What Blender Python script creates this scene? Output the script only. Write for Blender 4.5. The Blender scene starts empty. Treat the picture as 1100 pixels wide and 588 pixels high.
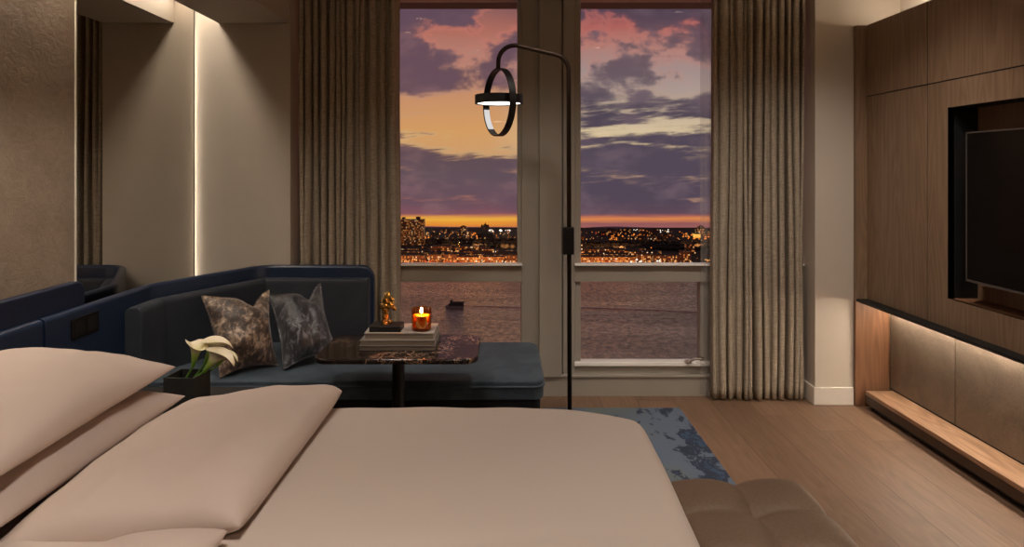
import bpy, bmesh, math, random
from mathutils import Vector, Matrix, noise as mnoise
PI = math.pi
random.seed(7)
scn = bpy.context.scene
COL = scn.collection

# ------------------------------------------------------------------ colour
def lin(c):
    c = c / 255.0
    return c / 12.92 if c <= 0.04045 else ((c + 0.055) / 1.055) ** 2.4
def rgb(r, g, b): return (lin(r), lin(g), lin(b), 1.0)

# ------------------------------------------------------------------ node expression helper
class E:
    """a float socket with arithmetic"""
    def __init__(s, nt, sock): s.nt, s.s = nt, sock
    def _m(s, op, *o, clamp=False):
        n = s.nt.nodes.new('ShaderNodeMath'); n.operation = op; n.use_clamp = clamp
        for i, a in enumerate((s,) + o):
            if isinstance(a, E): s.nt.links.new(a.s, n.inputs[i])
            else: n.inputs[i].default_value = a
        return E(s.nt, n.outputs[0])
    def __add__(s, o): return s._m('ADD', o)
    __radd__ = __add__
    def __sub__(s, o): return s._m('SUBTRACT', o)
    def __mul__(s, o): return s._m('MULTIPLY', o)
    __rmul__ = __mul__
    def __truediv__(s, o): return s._m('DIVIDE', o)
    def pow(s, o): return s._m('POWER', o)
    def max(s, o): return s._m('MAXIMUM', o)
    def min(s, o): return s._m('MINIMUM', o)
    def floor(s): return s._m('FLOOR')
    def gt(s, o): return s._m('GREATER_THAN', o)
    def abs(s): return s._m('ABSOLUTE')
    def step(s, a, b, o0=0.0, o1=1.0):
        n = s.nt.nodes.new('ShaderNodeMapRange'); n.interpolation_type = 'SMOOTHSTEP'
        s.nt.links.new(s.s, n.inputs[0])
        if a > b: a, b, o0, o1 = b, a, o1, o0
        for i, v in zip((1, 2, 3, 4), (a, b, o0, o1)): n.inputs[i].default_value = v
        return E(s.nt, n.outputs[0])

def vec(nt, x, y, z=0.0):
    n = nt.nodes.new('ShaderNodeCombineXYZ')
    for i, a in enumerate((x, y, z)):
        if isinstance(a, E): nt.links.new(a.s, n.inputs[i])
        else: n.inputs[i].default_value = a
    return n.outputs[0]
def sep(nt, v):
    n = nt.nodes.new('ShaderNodeSeparateXYZ'); nt.links.new(v, n.inputs[0])
    return [E(nt, o) for o in n.outputs]
def noise(nt, v, scale=1.0, detail=4.0, rough=0.55, dist=0.0):
    n = nt.nodes.new('ShaderNodeTexNoise'); nt.links.new(v, n.inputs['Vector'])
    n.inputs['Scale'].default_value = scale; n.inputs['Detail'].default_value = detail
    n.inputs['Roughness'].default_value = rough; n.inputs['Distortion'].default_value = dist
    return E(nt, n.outputs[0])
def white(nt, v):
    n = nt.nodes.new('ShaderNodeTexWhiteNoise'); nt.links.new(v, n.inputs['Vector'])
    return E(nt, n.outputs['Value']), n.outputs['Color']
def ramp(nt, fac, stops, interp='LINEAR'):
    n = nt.nodes.new('ShaderNodeValToRGB'); r = n.color_ramp; r.interpolation = interp
    nt.links.new(fac.s if isinstance(fac, E) else fac, n.inputs[0])
    while len(r.elements) > 1: r.elements.remove(r.elements[-1])
    r.elements[0].position = stops[0][0]; r.elements[0].color = stops[0][1]
    for p, c in stops[1:]:
        e = r.elements.new(p); e.color = c
    return n.outputs[0]
def mixc(nt, f, a, b, mode='MIX'):
    n = nt.nodes.new('ShaderNodeMix'); n.data_type = 'RGBA'; n.blend_type = mode
    for i, v in ((0, f), (6, a), (7, b)):
        if isinstance(v, E): nt.links.new(v.s, n.inputs[i])
        elif isinstance(v, bpy.types.NodeSocket): nt.links.new(v, n.inputs[i])
        else: n.inputs[i].default_value = v
    return n.outputs[2]
def coord(nt, which='Object'):
    n = nt.nodes.new('ShaderNodeTexCoord'); return n.outputs[which]
def mapping(nt, v, scale=(1, 1, 1), rot=(0, 0, 0), loc=(0, 0, 0)):
    n = nt.nodes.new('ShaderNodeMapping'); nt.links.new(v, n.inputs[0])
    n.inputs['Scale'].default_value = scale; n.inputs['Rotation'].default_value = rot; n.inputs['Location'].default_value = loc
    return n.outputs[0]

def new_mat(name):
    m = bpy.data.materials.new(name); m.use_nodes = True
    nt = m.node_tree; b = nt.nodes['Principled BSDF']
    return m, nt, b
def bump(nt, b, h, strength=0.2, dist=0.01):
    n = nt.nodes.new('ShaderNodeBump'); n.inputs['Strength'].default_value = strength; n.inputs['Distance'].default_value = dist
    nt.links.new(h.s if isinstance(h, E) else h, n.inputs['Height']); nt.links.new(n.outputs[0], b.inputs['Normal'])
def setc(nt, b, c):
    if isinstance(c, bpy.types.NodeSocket): nt.links.new(c, b.inputs['Base Color'])
    else: b.inputs['Base Color'].default_value = c

def m_plain(name, c, rough=0.5, metal=0.0, nscale=0, namp=0.1, bstr=0.0, sheen=0.0, spec=None):
    m, nt, b = new_mat(name)
    b.inputs['Roughness'].default_value = rough; b.inputs['Metallic'].default_value = metal
    if sheen: b.inputs['Sheen Weight'].default_value = sheen; b.inputs['Sheen Roughness'].default_value = 0.4
    if spec is not None: b.inputs['Specular IOR Level'].default_value = spec
    if nscale:
        n = noise(nt, coord(nt), nscale, 5)
        lo = tuple(x * (1 - namp) for x in c[:3]) + (1,); hi = tuple(min(1, x * (1 + namp)) for x in c[:3]) + (1,)
        setc(nt, b, mixc(nt, n.step(0.3, 0.7), lo, hi))
        if bstr: bump(nt, b, n, bstr, 0.01)
    else: setc(nt, b, c)
    return m
def m_emit(name, c, strength):
    m, nt, b = new_mat(name)
    b.inputs['Base Color'].default_value = (0, 0, 0, 1)
    b.inputs['Emission Color'].default_value = c; b.inputs['Emission Strength'].default_value = strength
    return m

M = {}
def build_materials():
    # floor: wide oak planks running along Y
    m, nt, b = new_mat('oak_planks'); M['floor'] = m
    co = coord(nt); x, y, z = sep(nt, co)
    W = 0.22
    col = (x / W + 0.35).floor(); fx = (x / W + 0.35) - col
    r1, _ = white(nt, vec(nt, col, 3.1))
    yy = y / 2.3 + r1 * 7.3; row = yy.floor(); fy = yy - row
    r2, _ = white(nt, vec(nt, col, row, 1.7))
    grain = noise(nt, vec(nt, x * 26 + r2 * 40, y * 1.6 + r2 * 9), 1.0, 6, 0.6, 0.6)
    wv = noise(nt, vec(nt, x * 7 + r2 * 30, y * 0.9 + r2 * 13), 1.0, 2, 0.5)
    rings = ((wv * 14.0)._m('FRACT') - 0.5).abs() * 2.0
    g = grain * 0.42 + rings * 0.12 + r2 * 0.22 + 0.16
    c = ramp(nt, g, [(0.2, rgb(88, 66, 51)), (0.5, rgb(113, 87, 67)), (0.85, rgb(138, 109, 86))])
    gap = (fx.step(0.0, 0.018) * fx.step(1.0, 0.982)) * (fy.step(0.0, 0.0014) * fy.step(1.0, 0.9986))
    c2 = mixc(nt, gap, rgb(84, 61, 46), c)
    setc(nt, b, c2); b.inputs['Roughness'].default_value = 0.5
    bump(nt, b, gap + grain * 0.1, 0.3, 0.002)
    # dark veneer wood with vertical grain
    def veneer(name, c0, c1, c2_, rough=0.45, axis='Z', sc=1.0, rings_amp=0.22):
        m, nt, b = new_mat(name)
        x, y, z = sep(nt, coord(nt))
        oi = nt.nodes.new('ShaderNodeObjectInfo'); rnd = E(nt, oi.outputs['Random'])
        a, bb = (x + y, z) if axis == 'Z' else ((x + z, y))
        gr = noise(nt, vec(nt, a * 55 * sc, bb * 2.2, rnd * 20), 1.0, 5, 0.6, 0.3)
        wv = noise(nt, vec(nt, a * 6 * sc, bb * 0.55, rnd * 33), 1.0, 2, 0.5)
        rg = ((wv * 16.0)._m('FRACT') - 0.5).abs() * 2.0
        setc(nt, b, ramp(nt, gr * 0.5 + 0.125 + rg * rings_amp, [(0.2, c0), (0.5, c1), (0.8, c2_)]))
        b.inputs['Roughness'].default_value = rough
        bump(nt, b, gr, 0.12, 0.002)
        return m
    M['veneer'] = veneer('walnut_veneer', rgb(112, 88, 67), rgb(136, 110, 86), rgb(154, 128, 102))
    M['veneer_light'] = veneer('oak_veneer', rgb(98, 66, 44), rgb(124, 86, 60), rgb(146, 106, 76))
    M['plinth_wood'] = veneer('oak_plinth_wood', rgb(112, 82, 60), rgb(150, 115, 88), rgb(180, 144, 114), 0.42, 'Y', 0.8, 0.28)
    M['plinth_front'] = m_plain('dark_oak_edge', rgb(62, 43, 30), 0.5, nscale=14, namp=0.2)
    M['dark_wood'] = m_plain('dark_wood', rgb(20, 16, 14), 0.6, nscale=12, namp=0.25)
    # painted walls
    M['wall'] = m_plain('wall_paint', rgb(190, 178, 162), 0.75, nscale=3, namp=0.03)
    M['wall_white'] = m_plain('pillar_paint', rgb(196, 184, 168), 0.7, nscale=3, namp=0.02)
    M['ceiling'] = m_plain('ceiling_paint', rgb(188, 178, 164), 0.8, nscale=3, namp=0.02)
    M['white_paint'] = m_plain('skirting_paint', rgb(216, 207, 194), 0.4, nscale=5, namp=0.02)
    M['frame'] = m_plain('window_frame_paint', rgb(152, 144, 132), 0.45, nscale=4, namp=0.03)
    M['frame_highlight'] = m_plain('window_frame_highlight', rgb(246, 240, 230), 0.3, nscale=4, namp=0.02)  # highlight on bead and sill tops put into a paler frame colour
    M['head'] = m_plain('window_head_paint', rgb(60, 50, 40), 0.6, nscale=4, namp=0.05)
    # trowelled stucco
    def stucco(name, c0, c1, c2_, sc):
        m, nt, b = new_mat(name); co = coord(nt)
        a = noise(nt, mapping(nt, co, (1, 1, 1)), 1.7 * sc, 6, 0.6, 1.2)
        t = noise(nt, mapping(nt, co, (1, 3.0, 5.0), (0.5, 0, 0)), 4.0 * sc, 6, 0.68, 2.4)
        setc(nt, b, ramp(nt, a * 0.6 + t * 0.4, [(0.3, c0), (0.5, c1), (0.68, c2_)]))
        b.inputs['Roughness'].default_value = 0.42
        bump(nt, b, t * 0.7 + a * 0.3, 0.42, 0.012)
        return m
    M['stucco'] = stucco('trowelled_plaster', rgb(138, 122, 104), rgb(162, 145, 126), rgb(180, 163, 143), 1.0)
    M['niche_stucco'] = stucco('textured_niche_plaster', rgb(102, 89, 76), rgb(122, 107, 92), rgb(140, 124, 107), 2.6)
    # mirror
    m, nt, b = new_mat('mirror_silver'); M['mirror'] = m
    b.inputs['Base Color'].default_value = (0.66, 0.63, 0.60, 1); b.inputs['Metallic'].default_value = 1; b.inputs['Roughness'].default_value = 0.0
    # leather and velvet
    M['blue_leather'] = m_plain('navy_leather', rgb(31, 45, 68), 0.34, nscale=90, namp=0.12, bstr=0.08)
    M['blue_leather_dark'] = m_plain('deep_navy_leather', rgb(24, 35, 56), 0.42, nscale=90, namp=0.12, bstr=0.08)
    def velvet(name, c0, c1, sc=3.0, sheen=0.5, rough=0.7):
        m, nt, b = new_mat(name); n = noise(nt, coord(nt), sc, 5, 0.6, 1.0)
        setc(nt, b, mixc(nt, n.step(0.3, 0.7), c0, c1)); b.inputs['Roughness'].default_value = rough
        b.inputs['Sheen Weight'].default_value = sheen; b.inputs['Sheen Roughness'].default_value = 0.35
        b.inputs['Sheen Tint'].default_value = (0.75, 0.85, 1, 1); b.inputs['Specular IOR Level'].default_value = 0.25
        f = noise(nt, coord(nt), 400, 2); bump(nt, b, f, 0.15, 0.002)
        return m
    M['velvet'] = velvet('slate_velvet', rgb(44, 48, 55), rgb(54, 58, 65), 3.0, 0.14)
    M['seat_velvet'] = velvet('teal_velvet', rgb(52, 62, 70), rgb(72, 83, 92), 5.0, 0.2)
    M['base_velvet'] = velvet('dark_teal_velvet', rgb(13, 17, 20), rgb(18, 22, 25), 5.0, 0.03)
    # brown crushed velvet cushion
    m, nt, b = new_mat('crushed_brown_velvet'); M['brown_cushion'] = m
    co = coord(nt)
    n1 = noise(nt, mapping(nt, co, (1, 1, 0.8)), 38, 6, 0.72, 0.4); n2 = noise(nt, co, 7, 3, 0.5, 0.6)
    t = n1 * 0.8 + n2 * 0.35
    setc(nt, b, ramp(nt, t, [(0.46, rgb(34, 24, 19)), (0.57, rgb(74, 56, 43)), (0.63, rgb(140, 118, 98)), (0.72, rgb(190, 170, 148))]))
    b.inputs['Roughness'].default_value = 0.45; b.inputs['Sheen Weight'].default_value = 0.3
    bump(nt, b, n1, 0.5, 0.006)
    # grey crushed silk cushion
    m, nt, b = new_mat('crushed_grey_silk'); M['grey_cushion'] = m
    co = coord(nt)
    n1 = noise(nt, mapping(nt, co, (1.0, 1.0, 0.35)), 22, 5, 0.6, 2.2); n2 = noise(nt, co, 5, 3)
    setc(nt, b, ramp(nt, n1 * 0.7 + n2 * 0.35, [(0.40, rgb(26, 26, 29)), (0.56, rgb(50, 50, 55)), (0.66, rgb(124, 124, 132))]))
    b.inputs['Roughness'].default_value = 0.34; b.inputs['Sheen Weight'].default_value = 0.25
    bump(nt, b, n1, 0.45, 0.008)
    # bedding
    def linen(name, c, sc=2.2):
        m, nt, b = new_mat(name); co = coord(nt)
        f = noise(nt, co, 700, 2); w = noise(nt, co, sc, 3, 0.5, 0.4)
        setc(nt, b, mixc(nt, w.step(0.3, 0.7), tuple(v * 0.97 for v in c[:3]) + (1,), c))
        b.inputs['Roughness'].default_value = 0.8; b.inputs['Sheen Weight'].default_value = 0.08
        bump(nt, b, f * 0.12 + w, 0.10, 0.012)
        return m
    M['sheet'] = linen('cotton_sheet', rgb(209, 190, 178))
    M['duvet'] = linen('cotton_duvet', rgb(206, 191, 179), 1.4)
    # curtains
    def curtain(name, c0, c1):
        m, nt, b = new_mat(name); x, y, z = sep(nt, coord(nt))
        h = noise(nt, vec(nt, x * 30, y * 30, z * 260), 1.0, 3, 0.6)
        v = noise(nt, vec(nt, x * 420, y * 420, z * 14), 1.0, 3, 0.6)
        w = h * 0.55 + v * 0.45
        setc(nt, b, mixc(nt, w.step(0.36, 0.64), c0, c1)); b.inputs['Roughness'].default_value = 0.85
        bump(nt, b, w, 0.25, 0.003)
        return m
    M['curtain'] = curtain('linen_curtain', rgb(136, 123, 106), rgb(176, 162, 142))
    m, nt, b = new_mat('sheer_voile'); M['sheer'] = m
    setc(nt, b, rgb(190, 180, 170)); b.inputs['Roughness'].default_value = 0.9
    tr = nt.nodes.new('ShaderNodeBsdfTransparent'); mx = nt.nodes.new('ShaderNodeMixShader'); mx.inputs[0].default_value = 0.24
    nt.links.new(tr.outputs[0], mx.inputs[1]); nt.links.new(b.outputs[0], mx.inputs[2])
    nt.links.new(mx.outputs[0], nt.nodes['Material Output'].inputs[0])
    # window glass: thin pane, faint reflection
    m, nt, b = new_mat('window_glass'); M['glass'] = m
    tr = nt.nodes.new('ShaderNodeBsdfTransparent'); tr.inputs[0].default_value = (0.975, 0.97, 0.965, 1)
    gl = nt.nodes.new('ShaderNodeBsdfGlossy'); gl.inputs['Roughness'].default_value = 0.0
    lw = nt.nodes.new('ShaderNodeLayerWeight'); lw.inputs[0].default_value = 0.5; lw_f = E(nt, lw.outputs['Facing']).pow(4.0) * 0.5 + 0.014
    mx = nt.nodes.new('ShaderNodeMixShader'); nt.links.new(lw_f.s, mx.inputs[0])
    nt.links.new(tr.outputs[0], mx.inputs[1]); nt.links.new(gl.outputs[0], mx.inputs[2])
    nt.links.new(mx.outputs[0], nt.nodes['Material Output'].inputs[0])
    # amber candle glass
    m, nt, b = new_mat('amber_glass'); M['amber'] = m
    tr = nt.nodes.new('ShaderNodeBsdfTransparent'); tr.inputs[0].default_value = (0.90, 0.56, 0.20, 1)
    gl = nt.nodes.new('ShaderNodeBsdfGlossy'); gl.inputs['Roughness'].default_value = 0.03
    lw = nt.nodes.new('ShaderNodeLayerWeight'); lw.inputs[0].default_value = 0.5; lw_f = E(nt, lw.outputs['Facing']).pow(4.0) * 0.5 + 0.04
    mx = nt.nodes.new('ShaderNodeMixShader'); nt.links.new(lw_f.s, mx.inputs[0])
    nt.links.new(tr.outputs[0], mx.inputs[1]); nt.links.new(gl.outputs[0], mx.inputs[2])
    nt.links.new(mx.outputs[0], nt.nodes['Material Output'].inputs[0])
    m, nt, b = new_mat('candle_wax'); M['wax'] = m
    setc(nt, b, rgb(235, 190, 120)); b.inputs['Roughness'].default_value = 0.5
    b.inputs['Subsurface Weight'].default_value = 1.0; b.inputs['Subsurface Radius'].default_value = (1.0, 0.5, 0.2); b.inputs['Subsurface Scale'].default_value = 0.05
    M['flame'] = m_emit('candle_flame', (1.0, 0.60, 0.22, 1), 260)
    m, nt, b = new_mat('gold_label'); M['label_gold'] = m
    setc(nt, b, rgb(226, 180, 92)); b.inputs['Roughness'].default_value = 0.35
    tl = nt.nodes.new('ShaderNodeBsdfTranslucent'); tl.inputs[0].default_value = rgb(240, 190, 96)
    mx = nt.nodes.new('ShaderNodeMixShader'); mx.inputs[0].default_value = 0.6
    nt.links.new(b.outputs[0], mx.inputs[1]); nt.links.new(tl.outputs[0], mx.inputs[2]); nt.links.new(mx.outputs[0], nt.nodes['Material Output'].inputs[0])
    M['wick'] = m_plain('burnt_wick', rgb(20, 16, 12), 0.9, nscale=80)
    # metals etc.
    M['black_metal'] = m_plain('blackened_metal', rgb(18, 15, 14), 0.42, 0.3, nscale=30, namp=0.15)
    M['bronze'] = m_plain('dark_bronze', rgb(58, 46, 38), 0.38, 0.85, nscale=30, namp=0.12)
    M['black'] = m_plain('matt_black', rgb(10, 9, 9), 0.6, nscale=30, namp=0.2)
    M['gold'] = m_plain('antique_gold', rgb(140, 112, 62), 0.3, 1.0, nscale=60, namp=0.6, bstr=0.6)
    M['steel'] = m_plain('satin_steel', rgb(205, 200, 195), 0.28, 1.0, nscale=20, namp=0.05)
    M['edge_highlight'] = m_plain('highlight_edge_trim', rgb(238, 230, 214), 0.45, 0.0, nscale=20, namp=0.05)  # bright highlight of the edge put into a pale non-metal colour
    M['ceramic'] = m_plain('charcoal_ceramic', rgb(44, 44, 42), 0.5, nscale=40, namp=0.12)
    M['screen'] = m_plain('tv_glass', rgb(5, 5, 6), 0.22, nscale=5, namp=0.02, spec=0.16)
    M['tv_frame'] = m_plain('tv_bezel_metal', rgb(120, 116, 112), 0.35, 0.8, nscale=20, namp=0.05)
    M['taupe_leather'] = m_plain('taupe_leather', rgb(118, 97, 79), 0.52, nscale=120, namp=0.10, bstr=0.08)
    M['led'] = m_emit('warm_led', (1.0, 0.86, 0.71, 1), 24)
    M['led_corner'] = m_emit('warm_corner_led', (1.0, 0.86, 0.71, 1), 26)
    M['led_niche'] = m_emit('warm_niche_led', (1.0, 0.85, 0.69, 1), 62)
    M['led_cove'] = m_emit('warm_cove_led', (1.0, 0.82, 0.64, 1), 22)
    M['lamp_glow'] = m_emit('lamp_diffuser', (1.0, 0.88, 0.74, 1), 5.0)
    M['ring_lit_glow'] = m_emit('lamp_ring_lit_face', (0.95, 0.92, 0.92, 1), 0.6)  # disc light on the ring's inner face, put in as emission
    M['downlight_glow'] = m_emit('downlight_lens', (1.0, 0.8, 0.58, 1), 6)
    # marble
    m, nt, b = new_mat('dark_marble'); M['marble'] = m
    co = coord(nt)
    a = noise(nt, co, 5.0, 6, 0.62, 2.6); d = noise(nt, co, 9, 5, 0.6, 1.4); e = noise(nt, co, 3, 3)
    vein = ((a - 0.5).abs()).step(0.016, 0.0) * e.step(0.46, 0.58); vein2 = ((d - 0.5).abs()).step(0.012, 0.0) * e.step(0.48, 0.6)
    base = ramp(nt, a, [(0.3, rgb(20, 14, 13)), (0.55, rgb(36, 28, 26)), (0.75, rgb(54, 42, 39))])
    c = mixc(nt, vein, base, rgb(190, 150, 118)); c = mixc(nt, vein2 * 0.8, c, rgb(170, 140, 116))
    setc(nt, b, c); b.inputs['Roughness'].default_value = 0.12; b.inputs['Specular IOR Level'].default_value = 0.3
    # books
    M['book_grey'] = m_plain('grey_book_cloth', rgb(120, 112, 104), 0.6, nscale=200, namp=0.1)
    M['book_white'] = m_plain('off_white_book_cloth', rgb(168, 158, 146), 0.45, nscale=200, namp=0.05)
    M['book_dark'] = m_plain('charcoal_book_cloth', rgb(66, 58, 54), 0.6, nscale=200, namp=0.1)
    m, nt, b = new_mat('book_pages'); M['pages'] = m
    x, y, z = sep(nt, coord(nt)); st = noise(nt, vec(nt, x * 3, y * 3, z * 1400), 1, 2)
    setc(nt, b, mixc(nt, st.step(0.3, 0.7), rgb(120, 110, 98), rgb(176, 164, 148))); b.inputs['Roughness'].default_value = 0.8
    # rug
    m, nt, b = new_mat('blue_splash_rug'); M['rug'] = m
    co = coord(nt); x, y, z = sep(nt, co)
    big = noise(nt, mapping(nt, co, (2.6, 2.0, 1), (0, 0, 0.6)), 1.0, 4, 0.55, 0.5)
    det = noise(nt, mapping(nt, co, (8, 5, 1), (0, 0, 0.5)), 1.0, 6, 0.62, 0.7)
    fine = noise(nt, mapping(nt, co, (26, 14, 1), (0, 0, 0.5)), 1.0, 5, 0.7, 0.8)
    grad = x.step(-0.15, 0.38) * 0.16 + y.step(0.75, -0.1) * 0.07
    base = mixc(nt, (big + grad + fine * 0.25).step(0.56, 0.78), rgb(94, 101, 99), rgb(86, 98, 114))
    t = det * 0.85 + fine * 0.25 + grad
    c = mixc(nt, t.step(0.72, 0.745), base, rgb(34, 43, 62))
    c = mixc(nt, ((t - 0.86).abs()).step(0.045, 0.02) * 0.9, c, rgb(48, 70, 94))
    setc(nt, b, mixc(nt, fine.step(0.55, 0.75) * 0.3, c, rgb(120, 128, 136)))
    b.inputs['Roughness'].default_value = 0.95
    f = noise(nt, co, 500, 2); bump(nt, b, f, 0.3, 0.004)
    # flowers
    m, nt, b = new_mat('calla_petal'); M['petal'] = m
    x, y, z = sep(nt, coord(nt))
    setc(nt, b, ramp(nt, z.step(-0.075, 0.022), [(0.0, rgb(92, 140, 36)), (0.4, rgb(170, 192, 92)), (0.7, rgb(232, 226, 180)), (1.0, rgb(236, 222, 196))]))
    b.inputs['Roughness'].default_value = 0.5; b.inputs['Subsurface Weight'].default_value = 0.2; b.inputs['Subsurface Radius'].default_value = (0.01, 0.01, 0.005)
    M['stem'] = m_plain('flower_stem', rgb(86, 128, 44), 0.45, nscale=60, namp=0.15)
    M['spadix'] = m_plain('spadix_yellow', rgb(226, 190, 70), 0.6, nscale=200, namp=0.15)
    # exterior
    m, nt, b = new_mat('river_water'); M['water'] = m
    x, y, z = sep(nt, coord(nt))
    w1 = noise(nt, vec(nt, x * 0.02, y * 0.012), 1.0, 5, 0.66, 0.3)
    w2 = noise(nt, vec(nt, x * 0.22, y * 0.16), 1.0, 5, 0.78)
    w3 = noise(nt, vec(nt, x * 0.006 + 3.0, y * 0.022), 1.0, 4, 0.6, 0.4)
    bump(nt, b, w1 * 2.0 + w2 * 1.6, 0.8, 1.9)
    setc(nt, b, rgb(58, 52, 54)); b.inputs['Roughness'].default_value = 0.5
    gl = nt.nodes.new('ShaderNodeBsdfGlossy'); gl.inputs['Roughness'].default_value = 0.16; gl.inputs[0].default_value = (0.86, 0.88, 0.80, 1)
    nt.links.new(b.inputs['Normal'].links[0].from_socket, gl.inputs['Normal'])
    mx = nt.nodes.new('ShaderNodeMixShader'); nt.links.new((w3.step(0.3, 0.7) * 0.3 + w2.step(0.38, 0.62) * 0.45 + 0.28).min(0.97).s, mx.inputs[0])
    nt.links.new(b.outputs[0], mx.inputs[1]); nt.links.new(gl.outputs[0], mx.inputs[2]); nt.links.new(mx.outputs[0], nt.nodes['Material Output'].inputs[0])
    M['land'] = m_plain('shore_ground', rgb(26, 20, 22), 0.95, nscale=0.05, namp=0.3)
    M['hill'] = m_plain('haze_tinted_hill_woods', rgb(150, 126, 160), 0.95, nscale=0.06, namp=0.2)  # distance haze put into the pale mauve base colour
    M['park'] = m_plain('park_trees', rgb(20, 17, 18), 0.95, nscale=0.2, namp=0.4)
    def facade(name, body, glow, dens, sx=3.2, sz=3.4, strength=1.2):
        m, nt, b = new_mat(name); x, y, z = sep(nt, coord(nt))
        oi = nt.nodes.new('ShaderNodeObjectInfo'); rnd = E(nt, oi.outputs['Random'])
        a = (x + y) / sx; zz = z / sz; ca, cz = a.floor(), zz.floor()
        r, _ = white(nt, vec(nt, ca, cz, rnd * 50)); r2, _ = white(nt, vec(nt, ca, cz, rnd * 50 + 9.3))
        lit = r.gt(1 - dens) * (a - ca).gt(0.22) * (zz - cz).gt(0.34)
        setc(nt, b, body); b.inputs['Roughness'].default_value = 0.8
        nt.links.new(ramp(nt, r2, glow), b.inputs['Emission Color'])
        nt.links.new((lit * (r2 * 0.9 + 0.25) * strength).s, b.inputs['Emission Strength'])
        m.cycles.emission_sampling = 'NONE'
        return m
    warm = [(0, (1, 0.20, 0.03, 1)), (0.5, (1, 0.34, 0.07, 1)), (0.88, (1, 0.52, 0.18, 1)), (1, (1, 0.8, 0.55, 1))]
    M['facade'] = facade('lit_facade', rgb(96, 62, 50), warm, 0.36, 2.0, 2.6, 0.9)
    M['facade_dim'] = facade('dim_facade', rgb(80, 58, 56), warm, 0.2, 2.1, 2.4, 0.7)
    M['facade_bright'] = facade('bright_facade', rgb(140, 96, 62), warm, 0.5, 1.8, 2.8, 1.1)
    M['facade_tower'] = facade('tower_facade', rgb(60, 34, 24), warm, 0.5, 2.2, 2.4, 0.42)
    M['facade_red'] = facade('red_brick_facade', rgb(120, 46, 32), warm, 0.2, strength=0.6)
    M['roof'] = m_plain('flat_roof', rgb(48, 40, 42), 0.9, nscale=0.3, namp=0.2)
    M['facade_flood'] = m_emit('floodlit_wall', (1, 0.55, 0.1, 1), 0.9)  # floodlight on the hall put in as a glow of its walls
    for nm, c, s in (('amber', (1, 0.27, 0.035, 1), 1.1), ('warm', (1, 0.5, 0.16, 1), 1.3), ('white', (1, 0.86, 0.72, 1), 1.5), ('red', (1, 0.10, 0.025, 1), 0.9)):
        M['light_' + nm] = m_emit('street_light_' + nm, c, s)
    for nm in ('light_amber', 'light_warm', 'light_white', 'light_red', 'facade_flood'): M[nm].cycles.emission_sampling = 'NONE'
    M['hull'] = m_plain('ferry_hull', rgb(128, 114, 118), 0.6, nscale=0.5, namp=0.1)
    M['cabin'] = m_plain('ferry_cabin', rgb(38, 32, 34), 0.5, nscale=0.5, namp=0.1)
    M['wake'] = m_plain('wake_foam', rgb(176, 158, 156), 0.6, nscale=0.08, namp=0.25)
build_materials()

# ------------------------------------------------------------------ mesh helpers
def link(name, bm, mat, parent=None, smooth=False, bevel=0.0, segs=2, origin=None, subsurf=0, auto=None):
    me = bpy.data.meshes.new(name)
    bmesh.ops.recalc_face_normals(bm, faces=bm.faces)
    if smooth:
        for f in bm.faces: f.smooth = True
    if origin is not None: bmesh.ops.translate(bm, vec=-Vector(origin), verts=bm.verts)
    bm.to_mesh(me); bm.free()
    for mt in (mat if isinstance(mat, (list, tuple)) else [mat]): me.materials.append(M[mt])
    o = bpy.data.objects.new(name, me); COL.objects.link(o)
    if origin is not None: o.location = origin
    if parent is not None:
        o.parent = parent
        o.location = Vector(o.location) - Vector(parent.location)
    if bevel:
        b = o.modifiers.new('bevel', 'BEVEL'); b.width = bevel; b.segments = segs; b.limit_method = 'ANGLE'; b.angle_limit = 0.6
        for p in me.polygons: p.use_smooth = True
        wn = o.modifiers.new('normals', 'WEIGHTED_NORMAL'); wn.keep_sharp = True
    if subsurf:
        s = o.modifiers.new('subd', 'SUBSURF'); s.levels = s.render_levels = subsurf
    return o
def tag(o, label, cat, group=None, kind=None):
    o['label'] = label; o['category'] = cat
    if group: o['group'] = group
    if kind: o['kind'] = kind
    return o
def thing(name, label, cat, loc=(0, 0, 0), group=None):
    o = bpy.data.objects.new(name, None); o.empty_display_size = 0.05; COL.objects.link(o); o.location = loc
    return tag(o, label, cat, group)
def struct(o, label, cat): return tag(o, label, cat, None, 'structure')
def box(bm, x0, x1, y0, y1, z0, z1, mi=0):
    vs = [bm.verts.new(p) for p in ((x0, y0, z0), (x1, y0, z0), (x1, y1, z0), (x0, y1, z0), (x0, y0, z1), (x1, y0, z1), (x1, y1, z1), (x0, y1, z1))]
    for f in ((0, 3, 2, 1), (4, 5, 6, 7), (0, 1, 5, 4), (1, 2, 6, 5), (2, 3, 7, 6), (3, 0, 4, 7)):
        fc = bm.faces.new([vs[i] for i in f]); fc.material_index = mi
    return vs
def B(*a):
    bm = bmesh.new()
    for t in a: box(bm, *t)
    return bm
def prism(bm, pts, z0, z1):
    lo = [bm.verts.new((x, y, z0)) for x, y in pts]; hi = [bm.verts.new((x, y, z1)) for x, y in pts]
    n = len(pts)
    bm.faces.new(lo[::-1]); bm.faces.new(hi)
    for i in range(n): bm.faces.new([lo[i], lo[(i + 1) % n], hi[(i + 1) % n], hi[i]])
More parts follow.
